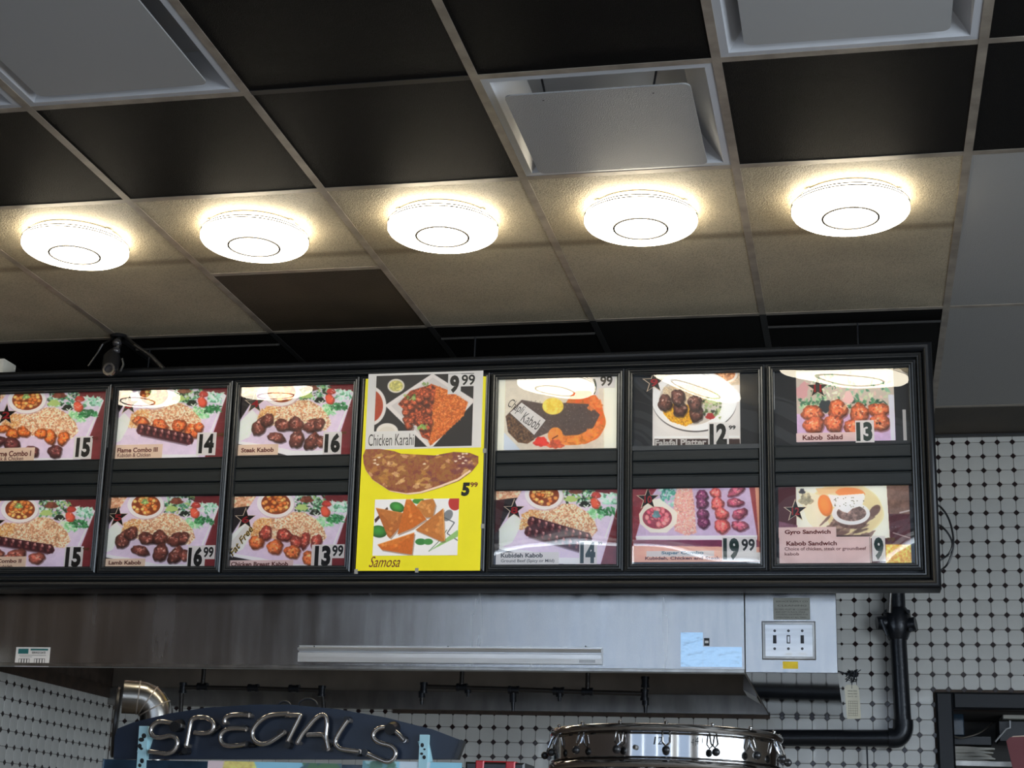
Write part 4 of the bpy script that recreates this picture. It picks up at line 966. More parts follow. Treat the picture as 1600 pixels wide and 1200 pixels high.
# ------------------------------------------------------------------ range hood
YH = 5.45
TH = math.radians(3); HP = PL((0, YH + math.sin(TH) * .664, .664 - math.cos(TH) * .664), TH); WP = PL((0, YW, 0))
hz0 = .664; hz1 = 1.34; hx0 = XL + .004; hs = HP.hit(1163.5, 1000)[0]; hx1 = HP.hit(1308, 1000)[0]
hood = thing('range_hood', ((hx0 + hs) / 2, YH + .7, hz0), 'long brushed steel kitchen hood below the menu board', 'range hood')
m = MB(); m.pbox(HP, hx0, hz0 + .001, hs - .0012, hz1, -.004, 0, .0)
link('front_panel', m, M['steel'], hood)
m = MB(); m.pbox(HP, hx0, hz0 - .002, hs - .0012, hz0 + .010, 0, .003, .0012); m.box(hx0, YH + .004, hz0 - .002, hs, YH + .03, hz0 + .004)
link('front_lip', m, M['steel_gutter'], hood)
link('top_panel', MB().box(hx0, YH + .004, hz1 - .01, hs, YW - .005, hz1), M['steel_dull'], hood)
m = MB(); m.box(hx0, YW - .30, .742, hs - .004, YW - .296, hz1 - .01)
m.hexa([(hx0, YW - .30, .742), (hs - .004, YW - .30, .742), (hs - .004, YW - .03, .75), (hx0, YW - .03, .75), (hx0, YW - .30, .745), (hs - .004, YW - .30, .745), (hs - .004, YW - .03, .754), (hx0, YW - .03, .754)])
link('inner_back', MB().box(hx0, YW - .035, .735, hs - .004, YW - .03, hz1 - .01), M['steel_dull'], hood)
g = MB(); g.box(hx0, YW - .062, .668, hs + .0, YW - .056, .742); g.box(hx0, YW - .062, .664, hs, YW - .004, .668)
link('gutter', g, M['steel_gutter'], hood)
link('side_panel', MB().box(hs - .004, YH + .004, hz0, hs, YW - .005, hz1), M['steel_dull'], hood)
link('end_flap', MB().hexa([(hs - .06, 6.2, .69), (hs - .008, 6.2, .66), (hs - .008, 6.45, .66), (hs - .06, 6.45, .69), (hs - .058, 6.2, .75), (hs - .006, 6.2, .75), (hs - .006, 6.45, .75), (hs - .058, 6.45, .75)]), M['steel_gutter'], hood)
link('grease_line', MB().box(-2.05, YW - .012, .650, hs, YW - .002, .664), M['grime'], hood)
# the end cabinet with the switches
cab = thing('switch_cabinet', ((hs + hx1) / 2, YH + .7, hz0), 'square steel end cabinet with three switches at the right end of the hood', 'cabinet')
m = MB(); m.pbox(HP, hs + .002, hz0, hx1, hz1, -.010, .003, .0015); link('front_panel', m, M['steel'], cab)
m = MB(); m.box(hs + .002, YH + .010, hz0, hx1 - .001, YW - .005, hz1); link('body', m, M['steel_mirror'], cab)
def hrect(mb, x0, y0, x1, y1, d0, d1, ch=0):
    a, b, c_, d_ = HP.rect(x0, y0, x1, y1, d1); return mb.pbox(HP, a, b, c_, d_, d0, d1, ch)
sp_ = link('switch_plate', hrect(MB(), 1190, 970.5, 1275, 1031, .003, .012, .003), M['steel_gutter'], cab)
link('cover_plate', hrect(MB(), 1194.5, 975, 1271, 1027, .012, .0145, .0015), M['alu_light'], sp_)
for x, on in ((1210.5, 0), (1232, 1), (1253.5, 0)):
    link('slot', hrect(MB(), x - 2.8, 992.5, x + 2.8, 1005.5, .0145, .0152), M['ink'], sp_)
    link('toggle', hrect(MB(), x - 1.8, 994 if on else 999, x + 1.8, 1004, .0152, .021, .001), M['alu_light' if on else 'black_plastic'], sp_)
    for y in (986, 1014):
        a, b = HP.hit(x, y, .015); link('screw', MB().lathe(HP.pt(a, b, 0), [(.0045, -.0145), (.0045, -.0165), (.001, -.0172)], 10, 'Y'), M['black_plastic'], sp_)
for x0, x1 in ((1226.5, 1237.5), (1248, 1260)): link('label_tape', hrect(MB(), x0, 1020, x1, 1024, .0145, .0150), M['white_plastic'], sp_)
nt_ = tag(link('paper_note', hrect(MB(), 1208, 934, 1266, 968.5, .0032, .0038), M['note']), 'grey typed paper note stuck above the switch plate', 'note')
for r_, (w0, w1, y) in enumerate([(1212, 1262, 938.5), (1215, 1260, 945), (1211, 1263, 951), (1212, 1258, 955), (1213, 1262, 959), (1212, 1260, 963.5)]):
    words_ = ['SERVICE SUPPLY CO', 'CLEANING', 'FILTERS MUST BE CLEANED', 'AND KEPT IN PLACE WHILE', 'COOKING EQUIPMENT IS IN', 'OPERATION AT ALL TIMES'][r_]
    lettering('typed_line', words_ if False else 'mmmmmm mmmm mmm' if False else words_, HP, (w0, y, w1, y + 2.6), .0041, M['ink_grey'], nt_, .0)
tag(link('warning_label', hrect(MB(), 1223, 1033.5, 1247, 1045, .0032, .0038), M['yellow_tag']), 'small yellow label under the switch plate', 'label')
# aluminium lamp strip along the hood front
st = thing('light_strip', tuple(HP.pt(HP.hit(703, 1038)[0], HP.hit(703, 1038)[1], .02)), 'long white aluminium strip with rounded rail on the hood front', 'strip')
a, b, c_, d_ = HP.rect(466.5, 1008, 939.5, 1038, .02)
prof = [(0, .001), (0, .020), (.30, .022), (.55, .022), (.60, .012), (.66, .012), (.70, .026), (.80, .030), (.86, .024), (.9, .012), (1.0, .012), (1.0, .001)]
m = MB(); n = len(prof)
for X in (a, c_): m.v += [HP.pt(X, b + (d_ - b) * t_, dd_) for t_, dd_ in prof]
m.f += [(i, (i + 1) % n, n + (i + 1) % n, n + i) for i in range(n)] + [tuple(range(n - 1, -1, -1)), tuple(range(n, 2 * n))]
link('rail', m, M['alu_light'], st)
for x in (491, 700, 915): link('rivet', MB().ball(HP.pt(*HP.hit(x, 1010, .013), .013), .0025, 8), M['ink'], st)
link('name_plate', hrect(MB(), 905, 1031, 930, 1035.5, .0212, .0222), M['steel_gutter'], st)
# stickers
sk = tag(link('inspection_sticker', hrect(MB(), 25.5, 1011, 76, 1042, 0, .0006), M['white_card']), 'white and green inspection sticker at the left end of the hood', 'sticker')
GR = mat('teal print', srgb(40, 110, 110), .5)
link('emblem', hrect(MB(), 29, 1013.5, 44, 1021.5, .0006, .0009), GR, sk); link('title_band', hrect(MB(), 48, 1013.5, 75, 1016.5, .0006, .0009), GR, sk)
lettering('lettering', 'SERVICE DATE', HP, (50, 1018, 71, 1021.5), .001, M['ink'], sk, .02)
link('rule', hrect(MB(), 30, 1023.5, 72, 1024.4, .0006, .0009), M['ink'], sk); link('rule', hrect(MB(), 31, 1026, 50, 1026.6, .0006, .0009), M['ink'], sk)
for k_ in range(8):
    x0 = (29.5 + k_ * 4.2) if k_ < 4 else (53.5 + (k_ - 4) * 4.2); link('number_box', hrect(MB(), x0, 1029, x0 + 3.2, 1038, .0006, .0009), M['ink'], sk); link('box_face', hrect(MB(), x0 + .6, 1029.6, x0 + 2.6, 1036.5, .0009, .0011), M['white_card'], sk)
fo = [tag(link('foil_patch', hrect(MB(), 1063.5, 988, 1098.5, 1042, 0, .001), M['foil']), 'tall blue foil patch on the hood front', 'sticker'),
      tag(link('foil_patch', hrect(MB(), 1098.5, 1010.5, 1159.5, 1042.5, 0, .0012), M['foil']), 'wide blue foil patch on the hood front beside the cabinet seam', 'sticker')]
sq = tag(link('square_badge', hrect(MB(), 1100, 997, 1108.5, 1009, 0, .0015), M['ink']), 'tiny black square badge above the wide foil patch', 'badge')
link('badge_face', hrect(MB(), 1101.5, 1001, 1107, 1005, .0015, .002), M['white_card'], sq)
# hanging inspection tag and wire knot
tp_ = PL((0, 5.60, 0))
a, b, c_, d_ = tp_.rect(1320.5, 1070, 1344.5, 1124, 0)
tg = thing('inspection_tag', tuple(tp_.pt((a + c_) / 2, d_, 0)), 'worn paper inspection tag hanging from wires beside the hood cabinet', 'tag')
th_ = .07
def tq(u_, v_): return (a + (c_ - a) * (u_ + (.12 * (v_ - .5)) * -1), b + (d_ - b) * v_)
link('paper', MB().prism(tp_, [tq(.02, 0), tq(.98, .02), tq(1, .30), tq(.88, .26), tq(1, .36), tq(1.0, .92), tq(.85, 1), tq(.15, 1), tq(0, .92)], 0, .0012), M['tagpaper'], tg)
for v_ in (.80, .72, .64): lettering('lettering', 'ANNUAL CHECK' if v_ > .7 else 'DATE  BY', tp_, (a + .008, b + (d_ - b) * v_, c_ - .008, b + (d_ - b) * (v_ + .04)), .0016, M['ink_grey'], tg, 0, px=False)
gl_ = MB()
for j in range(7): y = b + (d_ - b) * (.1 + .07 * j); gl_.pbox(tp_, a + .008, y, c_ - .008, y + .0008, .0012, .0016)
for j in range(5): x = a + .010 + (c_ - a - .020) * j / 4; gl_.pbox(tp_, x, b + (d_ - b) * .1, x + .0008, b + (d_ - b) * .52, .0012, .0016)
link('ruled_grid', gl_, M['ink_grey'], tg)
k0 = tp_.pt(*tp_.hit(1331, 1056, 0), .0)
m = MB(); R0 = random.Random(3)
for j in range(9):
    pth = [k0 + Vector((R0.uniform(-.022, .022), R0.uniform(-.015, .015), R0.uniform(-.022, .022))) for _ in range(5)]; m.tube(pth, .0022, 6)
m.tube([k0, tp_.pt(*tp_.hit(1345, 1047, 0), .01)], .0016, 6); m.tube([k0, tp_.pt(*tp_.hit(1331, 1076, 0), .0)], .0016, 6); m.tube([k0, Vector((hx1 - .002, 5.60, .69)), ], .003, 6)
link('wire_knot', m, M['pipe_black'], tg)
# grime streak on wall next to the cabinet

# ------------------------------------------------------------------ suppression piping under the hood
def fitting(mb, p, r=.017, axis=(1, 0, 0), l=.022):
    p = Vector(p); a = Vector(axis); mb.tube([p - a * l, p - a * l * .5, p - a * l * .5, p + a * l * .5, p + a * l * .5, p + a * l], [r * 1.05, r * 1.05, r * .9, r * .9, r * 1.05, r * 1.05], 10)
YPp = 6.25; QP = PL((0, YPp, 0))
def q(x, y): return QP.pt(*QP.hit(x, y, 0), 0)
def piping(label, runs, fits, nozzles, drops):
    t = thing('sprinkler_pipe', tuple(q(*runs[0][0])), label, 'pipe')
    for r_ in runs:
        P3 = [q(*p) for p in r_]
        if r_[0][1] == 1040: P3[0] = Vector((P3[1].x, P3[1].y, hz1 - .01))
        link('pipe_run', MB().tube(P3, .0095, 10), M['pipe_grime'], t, True)
    for x, y, ax_ in fits: f = MB(); fitting(f, q(x, y), .016, (1, 0, 0) if ax_ == 'x' else (0, 0, 1)); link('fitting', f, M['pipe_black'], t, True)
    for x, y0, y1 in nozzles:
        f = MB(); f.tube([q(x, y0), q(x, (y0 + y1) / 2), q(x, (y0 + y1) / 2), q(x, y1)], [.014, .014, .009, .006], 10); n_ = link('nozzle', f, M['pipe_black'], t, True)
    return t
piping('thin black suppression pipe under the hood, behind the letters of the neon sign',
       [[(316.5, 1040), (316.5, 1072)], [(288, 1074), (400, 1076), (500, 1079)], [(284, 1078), (282, 1122)], [(504, 1082), (506, 1110)]],
       [(316.5, 1073, 'x'), (396, 1075, 'x'), (460, 1076, 'x'), (286, 1075, 'z'), (503, 1080, 'z')], [], [])
piping('thin black suppression pipe with nozzles under the hood, above the chrome wheel',
       [[(721, 1040), (721, 1071)], [(664, 1073), (800, 1077), (900, 1081), (1005, 1084)], [(660, 1076), (659, 1096)], [(918, 1040), (918, 1080)], [(1008, 1060), (1008, 1104)], [(802, 1078), (802, 1096)]],
       [(722, 1074, 'x'), (803, 1078, 'x'), (873, 1080, 'x'), (918, 1081, 'x'), (662, 1075, 'z'), (1008, 1066, 'z'), (1007, 1086, 'z')],
       [(731, 1078, 1089), (801.5, 1084, 1111), (874, 1083, 1096), (659, 1080, 1101), (1008.5, 1090, 1114)], [])

# ------------------------------------------------------------------ black gas pipe on the tiled wall
GP = PL((0, YW - .075, 0))
def g_(x, y): return GP.pt(*GP.hit(x, y, 0), 0)
gas = thing('gas_pipe', tuple(g_(1413, 1150)), 'thick black gas pipe bending left on the tiled wall below the menu board', 'pipe')
link('upright', MB().tube([g_(1400, 900), g_(1404, 1010), g_(1411.5, 1138)], .0345, 20), M['pipe_black'], gas, True)
c0 = g_(1411.5, 1133); c1 = g_(1396, 1153.5)
el = [c0 + (c1 - c0) * 0]; 
arc = [Vector((c1.x + (c0.x - c1.x) * math.sin(t_), c0.y, c1.z + (c0.z - c1.z) * (1 - math.cos(t_)))) for t_ in np.linspace(0, math.pi / 2, 9)]
link('elbow', MB().tube([arc[0] + Vector((-.02, 0, 0))] + arc + [arc[-1] + Vector((0, 0, .02))], .041, 20), M['pipe_black'], gas, True)
link('level_run', MB().tube([c1, g_(1170, 1153)], .0345, 20), M['pipe_black'], gas, True)
v0 = g_(1402, 972)
vv = link('valve', MB().tube([v0 + Vector((0, 0, -.075)), v0 + Vector((0, 0, -.05)), v0 + Vector((0, 0, -.02)), v0 + Vector((0, 0, .035)), v0 + Vector((0, 0, .06))], [.040, .052, .060, .056, .040], 14), M['pipe_black'], gas, True)
link('side_cap', MB().tube([v0, v0 + Vector((-.085, -.02, -.008))], [.035, .028], 12), M['pipe_black'], vv, True)
link('side_cap', MB().tube([v0 + Vector((0, 0, -.02)), v0 + Vector((.075, -.02, -.01))], [.035, .030], 12), M['pipe_black'], vv, True)
for dx, dz in ((-.045, .035), (.045, .035), (-.05, -.045), (.052, -.04)): link('bolt', MB().tube([v0 + Vector((dx, -.04, dz)), v0 + Vector((dx, -.062, dz))], .009, 6), M['pipe_black'], vv)
s0 = g_(1389, 962); s1 = g_(1391, 925); dv = Vector((0, -.07, 0))
link('stem', MB().tube([s0 + dv, s0 * .5 + s1 * .5 + dv, s1 + dv], [.011, .008, .008], 10), M['steel_gutter'], vv, True)
link('lever', MB().tube([g_(1377, 972) + dv, g_(1386, 997) + dv], .006, 8), M['pipe_black'], vv)
link('chain', MB().tube([g_(1354, 1156) + Vector((0, .03, 0)), g_(1355, 1180) + Vector((0, .03, 0)), g_(1356, 1215) + Vector((0, .03, 0))], .0035, 6), M['pipe_black'], gas)
# cable loops right of the board
LP = PL((0, 6.75, 0))
for k_, (pts, lb) in enumerate([([(1462, 789), (1474, 797), (1484, 815), (1489.5, 840), (1488, 862), (1480, 882), (1468, 893)], 'outer loop of black cable beside the right edge of the menu board'),
                                ([(1464, 820), (1476, 827), (1485, 840), (1488, 852), (1482, 866), (1466, 878)], 'inner loop of black cable beside the right edge of the menu board')]):
    P3 = [LP.pt(*LP.hit(x, y, 0), .0) for x, y in pts]; P3 = [Vector((P3[0].x - .03, YW - .006, P3[0].z + .01))] + P3 + [Vector((P3[-1].x - .03, YW - .006, P3[-1].z - .01))]; sm = []
    for i in range(len(P3) - 1):
        p0_, p1_, p2_, p3_ = P3[max(0, i - 1)], P3[i], P3[i + 1], P3[min(len(P3) - 1, i + 2)]
        for t_ in np.linspace(0, 1, 5)[:-1]: sm.append(.5 * ((2 * p1_) + (p2_ - p0_) * t_ + (2 * p0_ - 5 * p1_ + 4 * p2_ - p3_) * t_ ** 2 + (3 * p1_ - p0_ - 3 * p2_ + p3_) * t_ ** 3))
    tag(link('cable', MB().tube(sm + [P3[-1]], .0042, 8), M['black_plastic'], None, True), lb, 'cable', 'cable loops by the menu board')

# ------------------------------------------------------------------ ceiling camera on a ball mount
cb = atZ(186, 524, H); cmr = thing('security_camera', tuple(cb), 'small black camera hanging from the ceiling above the menu board', 'camera')
link('ceiling_plate', MB().lathe(cb, [(.001, 0), (.032, 0), (.034, -.006), (.028, -.012), (.001, -.013)], 24), M['black_plastic'], cmr, True)
CP = PL((0, cb.y - .11, 0)); cq = lambda x, y, d=0: CP.pt(*CP.hit(x, y, d), d)
link('neck', MB().tube([cb + Vector((0, 0, -.01)), cq(184, 540), cq(181, 552)], [.010, .012, .012], 12), M['black_plastic'], cmr, True)
link('ball_joint', MB().ball(cq(183, 536), .017, 12), M['lens'], cmr, True)
link('collar', MB().ball(cq(181.5, 548), .016, 12), M['lens'], cmr, True)
link('body', MB().tube([cq(178, 550, -.02), cq(175, 560, 0), cq(172, 576, .02), cq(171.5, 581, .03)], [.018, .033, .031, .024], 16), M['black_plastic'], cmr, True)
link('lens', MB().lathe(cq(172, 578, .052), [(.024, .0), (.024, -.012), (.016, -.012), (.014, -.006), (.001, -.004)], 20, 'Y'), M['lens'], cmr, True)
link('bracket', MB().tube([cq(191, 560), cq(193, 570), cq(188, 580)], .004, 6), M['alu_dark'], cmr, True)
link('camera_cable', MB().tube([cb + Vector((.03, 0, -.012)), cq(212, 540), cq(236, 556), cq(255, 575)], .008, 8), M['black_plastic'], cmr, True)
link('camera_cable', MB().tube([cb + Vector((-.02, 0, -.01)), cq(160, 538), cq(152, 552), cq(138, 572)], .0035, 8), M['black_plastic'], cmr, True)

# ------------------------------------------------------------------ steel duct elbow at the left
EP = PL((0, 4.55, 0)); s_px = lambda n_: EP.hit(800 + n_, 1100)[0] - EP.hit(800, 1100)[0]
ec = EP.pt(*EP.hit(213, 1121, 0), 0); u1 = s_px(1)
elb = thing('duct_elbow', (ec.x, ec.y, ZF), 'shiny steel duct elbow behind the left end of the neon sign', 'duct')
Rm, rm = 31.5 * u1, 26.5 * u1
EX = Vector((.908, .419, 0)); path = [ec + EX * (math.cos(t_) * Rm) + Vector((0, 0, math.sin(t_) * Rm)) for t_ in np.linspace(math.radians(90), 0, 7)]; path = [path[0] - EX * (24 * u1)] + path
segs = []
link('elbow_body', MB().tube(path + [Vector((path[-1].x, path[-1].y, ZF + .0))], rm, 32), M['chrome_warm'], elb, True)
for k_ in (1, 3, 5):
    d_ = (path[k_ + 1] - path[k_ - 1]).normalized(); link('seam', MB().tube([path[k_] - d_ * .002, path[k_] + d_ * .002], rm + .0012, 32), M['steel_dull'], elb, True)
fc = EP.pt(*EP.hit(181, 1128, 0), 0)
m = MB().tube([fc - EX * .007, fc - EX * .003, fc + EX * .004, fc + EX * .007], [.100, .106, .106, .100], 40); link('flange', m, M['black_plastic'], elb, True)

# ------------------------------------------------------------------ unlit neon sign
YS = 3.95; SP = PL((0, YS, 0)); sh_ = lambda x, y, d=0: SP.hit(x, y, d)
sg = thing('neon_sign', tuple(SP.pt(*sh_(440, 1190), -.02)), 'navy arched sign board with unlit neon tubes spelling SPECIALS', 'sign')
outl = [(174, 1185.5), (176, 1150), (180, 1138), (205, 1128), (262, 1114), (319, 1105), (394, 1100), (448, 1100), (524, 1107), (599, 1120), (674, 1139), (720, 1156.5), (709, 1185.5)]
link('sign_board', MB().prism(SP, [sh_(*p) for p in outl][::-1], -.03, -.012), M['navy'], sg)
link('edge_strip', MB().prism(SP, [sh_(719, 1155), sh_(724, 1157), sh_(714, 1186), sh_(708, 1186)][::-1], -.032, -.006), M['black_plastic'], sg)
def Z1(pts): return [(150 + x / 5.333, 1030 + y / 5.333) for x, y in pts]
def Z2(pts): return [(430 + x / 5.333, 1030 + y / 5.333) for x, y in pts]
L_ = {'S': [Z1([(700, 555), (600, 527), (520, 522), (468, 562), (458, 610), (485, 645), (540, 655), (620, 638), (672, 665), (676, 715), (645, 765), (590, 787), (520, 780), (448, 770)])],
      'P': [Z1([(752, 720), (768, 640), (785, 550), (805, 500), (860, 484), (930, 492), (975, 530), (975, 580), (940, 610), (880, 618), (825, 612)])],
      'E': [Z1([(1275, 468), (1200, 462), (1120, 468), (1080, 490), (1070, 525)]), Z1([(1250, 582), (1170, 576), (1100, 582), (1050, 615), (1035, 660), (1055, 705), (1110, 722), (1180, 718), (1250, 708)])],
      'C': [Z1([(1600, 455), (1520, 460), (1430, 475), (1350, 530), (1305, 600), (1310, 660), (1350, 700), (1410, 705), (1470, 680), (1570, 610)])],
      'I': [Z2([(95, 465), (200, 468), (205, 480), (160, 570), (105, 680)])],
      'A': [Z2([(185, 695), (225, 625), (270, 570), (330, 500), (385, 465), (420, 480), (430, 540), (422, 640), (440, 745)]), Z2([(275, 630), (350, 628), (400, 635), (428, 680)])],
      'L': [Z2([(608, 508), (575, 550), (530, 620), (502, 680), (515, 725), (560, 752), (700, 770)])],
      'S2': [Z2([(1075, 675), (1010, 610), (930, 572), (860, 578), (818, 620), (825, 665), (880, 700), (960, 722), (1003, 770), (990, 825), (950, 853), (900, 848), (770, 790)])]}
def smooth(P3, n_=5):
    sm = []
    for i in range(len(P3) - 1):
        a0_, a1_, a2_, a3_ = P3[max(0, i - 1)], P3[i], P3[i + 1], P3[min(len(P3) - 1, i + 2)]
        for t_ in np.linspace(0, 1, n_)[:-1]: sm.append(.5 * ((2 * a1_) + (a2_ - a0_) * t_ + (2 * a0_ - 5 * a1_ + 4 * a2_ - a3_) * t_ ** 2 + (3 * a1_ - a0_ - 3 * a2_ + a3_) * t_ ** 3))
    return sm + [P3[-1]]
for k_, strokes in L_.items():
    m = MB()
    for s_ in strokes:
        P3 = smooth([SP.pt(*sh_(x, y, .012), .012) for x, y in s_])
        m.tube(P3, .0062, 10)
        for e_ in (P3[0], P3[-1]): m.tube([e_, e_ + Vector((0, .026, 0))], .0062, 8)
    link('neon_letter', m, M['neon_glass'], sg, True)
for (x, y, d0, r_) in [(278, 1133, .012, .017), (613, 1137, .012, .018)]:
    p_ = SP.pt(*sh_(x, y, 0), 0); link('electrode_boot', MB().tube([p_ + Vector((0, .014, 0)), p_ + Vector((0, -.022, -.006))], [r_, r_ * .8], 16), M['black_plastic'], sg, True)
for (x, y) in [(292, 1174), (387, 1117), (383, 1138), (386, 1163), (441, 1145), (452, 1165), (510, 1168), (560, 1176), (572, 1176), (544, 1125), (631, 1155)]:
    p_ = SP.pt(*sh_(x, y, 0), 0); link('tube_boot', MB().tube([p_ + Vector((0, .012, 0)), p_ + Vector((0, -.016, 0))], .0085, 12), M['black_plastic'], sg, True)
for (A_, B_) in [((292, 1172), (280, 1178)), ((345, 1135), (330, 1147)), ((386, 1164), (400, 1165)), ((511, 1170), (520, 1162)), ((560, 1175), (575, 1178))]:
    link('blackout_sleeve', MB().tube([SP.pt(*sh_(*A_, .0), .0), SP.pt(*sh_(*B_, 0), .0)], .005, 8), M['black_plastic'], sg, True)
for x0, x1 in ((447, 466), (478, 508)):
    p0_, p1_ = SP.pt(*sh_(x0 - 12, 1100, -.02), -.02), SP.pt(*sh_(x1 - 12, 1100, -.02), -.02); c_ = (p0_ + p1_) / 2; r_ = (p1_.x - p0_.x) / 2
    link('wire_loop', MB().tube([c_ + Vector((math.cos(t_) * r_, .0, math.sin(t_) * r_ * .75 - .006)) for t_ in np.linspace(0, math.pi, 9)], .0028, 6), M['pipe_black'], sg, True)
def cleat(pts, tilt_pts, marks, label):
    m = MB().prism(SP, [sh_(*p) for p in pts][::-1], -.012, .004); c_ = tag(link('cleat', m, M['cleat']), label, 'strap')
    link('second_strap', MB().prism(SP, [sh_(*p) for p in tilt_pts][::-1], -.012, -.004), M['cleat'], c_)
    for (x, y, rx, ry) in marks:
        mm = [(sh_(x + rx * math.cos(t_), y + ry * math.sin(t_))) for t_ in np.linspace(0, 2 * math.pi, 11)[:-1]]; link('hole', MB().prism(SP, mm[::-1], .004, .0048), M['ink'], c_)
    return c_
cleat([(218.5, 1134.5), (232, 1134.5), (228.5, 1204), (214, 1204)], [(213, 1175), (219, 1150), (237, 1152), (229, 1177)], [(226, 1150, 3.6, 4), (222, 1156, 4.4, 3.4), (219.5, 1166, 3, 4), (222, 1170, 2.6, 2.2), (223, 1189, 3, 4), (219.5, 1196, 2.6, 3)], 'pale blue strap with black dots at the left end of the neon sign')
cleat([(656.5, 1148), (670, 1148), (667.5, 1204), (654, 1204)], [(652, 1158), (668, 1155), (675, 1190), (662, 1192)], [(660.5, 1164.5, 2.6, 3.4), (664, 1171, 1.8, 1.4), (659.5, 1178, 2.4, 2.0), (663.5, 1183.5, 2.6, 3.2)], 'pale blue strap with black dots at the right end of the neon sign')
# picture panel under the sign
pn = thing('specials_panel', tuple(SP.pt(*sh_(440, 1215), 0)), 'dark glossy picture panel under the neon sign', 'panel')
a, b, c_, d_ = SP.rect(161, 1186, 722, 1240, 0); M['panel'] = mat('dark glossy panel', (.02, .045, .075), .12, var=.4, vscale=18)
link('panel_body', MB().pbox(SP, a, b, c_, d_, -.03, .001, .001), M['panel'], pn)
A = Art((0, 0), (200, 0), (0, 60), 160, (225, 235, 240)); A.poly([(0, 0), (130, 0), (110, 60), (0, 60)], (250, 225, 120), nz=.2); A.poly([(0, 0), (25, 0), (18, 60), (0, 60)], (245, 215, 215)); A.poly([(70, 0), (200, 0), (200, 60), (90, 60)], (150, 215, 240)); A.greens(150, 0, 195, 60, 30, ((90, 130, 90), (70, 100, 110), (150, 180, 160)))
a, b, c_, d_ = SP.rect(325, 1188.5, 531, 1240, .0015); o_ = MB().pbox(SP, a, b, c_, d_, .001, .0016); o_.uv = [(0 if i in (0, 3, 4, 7) else 1, 0 if i in (0, 1, 4, 5) else 1) for f in o_.f for i in f]; link('printed_photo', o_, A.image('special one', 1, False), pn)
A = Art((0, 0), (160, 0), (0, 60), 130, (150, 215, 238)); A.greens(10, 0, 60, 60, 26, ((110, 160, 170), (180, 220, 225), (90, 130, 110))); A.poly([(60, 0), (110, 0), (100, 60), (60, 60)], (210, 225, 235))
a, b, c_, d_ = SP.rect(567, 1188.5, 720, 1240, .0015); o_ = MB().pbox(SP, a, b, c_, d_, .001, .0016); o_.uv = [(0 if i in (0, 3, 4, 7) else 1, 0 if i in (0, 1, 4, 5) else 1) for f in o_.f for i in f]; link('printed_photo', o_, A.image('special two', 1, False), pn)
a, b, c_, d_ = SP.rect(161, 1185.5, 325, 1240, .0015); link('clear_edge', MB().pbox(SP, a, b - .0, a + .004, d_, .001, .004), M['foil'], pn)

# ------------------------------------------------------------------ chrome order wheel
wc_ = atY(1040, 1165, 2.78); k_ = 2.78 * 1.02 / FPX; RW = 168 * k_; wx, wy, wz = wc_.x, wc_.y, wc_.z - .004 - 9 * k_
ow = thing('order_wheel', (wx, wy, wz - .04), 'chrome order wheel with black ball clips', 'order wheel')
hb = 21 * k_
link('band', MB().lathe((wx, wy, wz), [(RW - .003, -hb), (RW, -hb), (RW, hb), (RW - .003, hb), (RW - .003, -hb)], 96), M['chrome'], ow, True)
for s_, nm in ((1, 'rolled_rim'), (-1, 'rolled_rim')):
    m = MB(); z_ = wz + s_ * (hb + .004); pr = [(RW + .001 + .0065 * math.cos(t_), .0065 * math.sin(t_)) for t_ in np.linspace(0, 2 * math.pi, 13)]
    link(nm, m.lathe((wx, wy, z_), pr, 96), M['chrome'], ow, True)
    link('ledge', MB().lathe((wx, wy, wz + s_ * hb * .80), [(RW, .002), (RW + .004, 0), (RW, -.002)], 96), M['chrome'], ow, True)
link('top_disc', MB().lathe((wx, wy, wz + hb - .006), [(.0, .0), (RW - .004, .0), (RW - .004, .002), (.0, .002)], 64), M['chrome_warm'], ow, True)
for k2 in range(16):
    a_ = math.radians(-90 + (k2 - 8) * 22.5 + 7)
    e_ = Vector((math.cos(a_), math.sin(a_), 0)); t_ = Vector((-e_.y, e_.x, 0)); c0_ = Vector((wx, wy, wz + hb * .2)) + e_ * (RW + .003)
    cl = MB().tube([c0_ + t_ * .006 + Vector((0, 0, .016)), c0_ + t_ * .006 + e_ * .006, c0_ + e_ * .008 + Vector((0, 0, -.006)), c0_ - t_ * .006 + e_ * .006, c0_ - t_ * .006 + Vector((0, 0, .016))], .0017, 6)
    clip = link('clip', cl, M['chrome'], ow, True)
    link('clip_ball', MB().ball(c0_ + e_ * .012 + Vector((0, 0, -.013)), .0068, 12), M['black_plastic'], clip, True)
    link('rim_pin', MB().ball(Vector((wx, wy, wz + hb + .012)) + e_ * (RW + .002), .0032, 8), M['chrome'], ow, True)
link('stem', MB().tube([(wx, wy, wz - .30), (wx, wy, wz + hb - .008)], .010, 16), M['chrome'], ow, True)
link('centre_bracket', MB().tube([Vector((wx - .004, wy - RW + .02, wz - hb - .03)), Vector((wx - .004, wy - RW + .02, wz - hb))], .009, 10), M['chrome'], ow)
lk = link('lock_button', MB().lathe((wx - .026, wy - RW - .001, wz - .004), [(.004, .002), (.004, -.003), (.001, -.004)], 12, 'Y'), M['steel_gutter'], ow)
WPp = PL((0, wy - RW - .0015, 0))
for tx_, x0, x1 in (('1', 1021, 1025), ('2', 1028, 1034), ('4', 1086, 1092), ('1', 1096, 1099), ('7', 1143, 1147)):
    lettering('pen_mark', tx_, WPp, (x0, 1151, x1, 1163), .0, M['ink'], ow, -.01, .1)
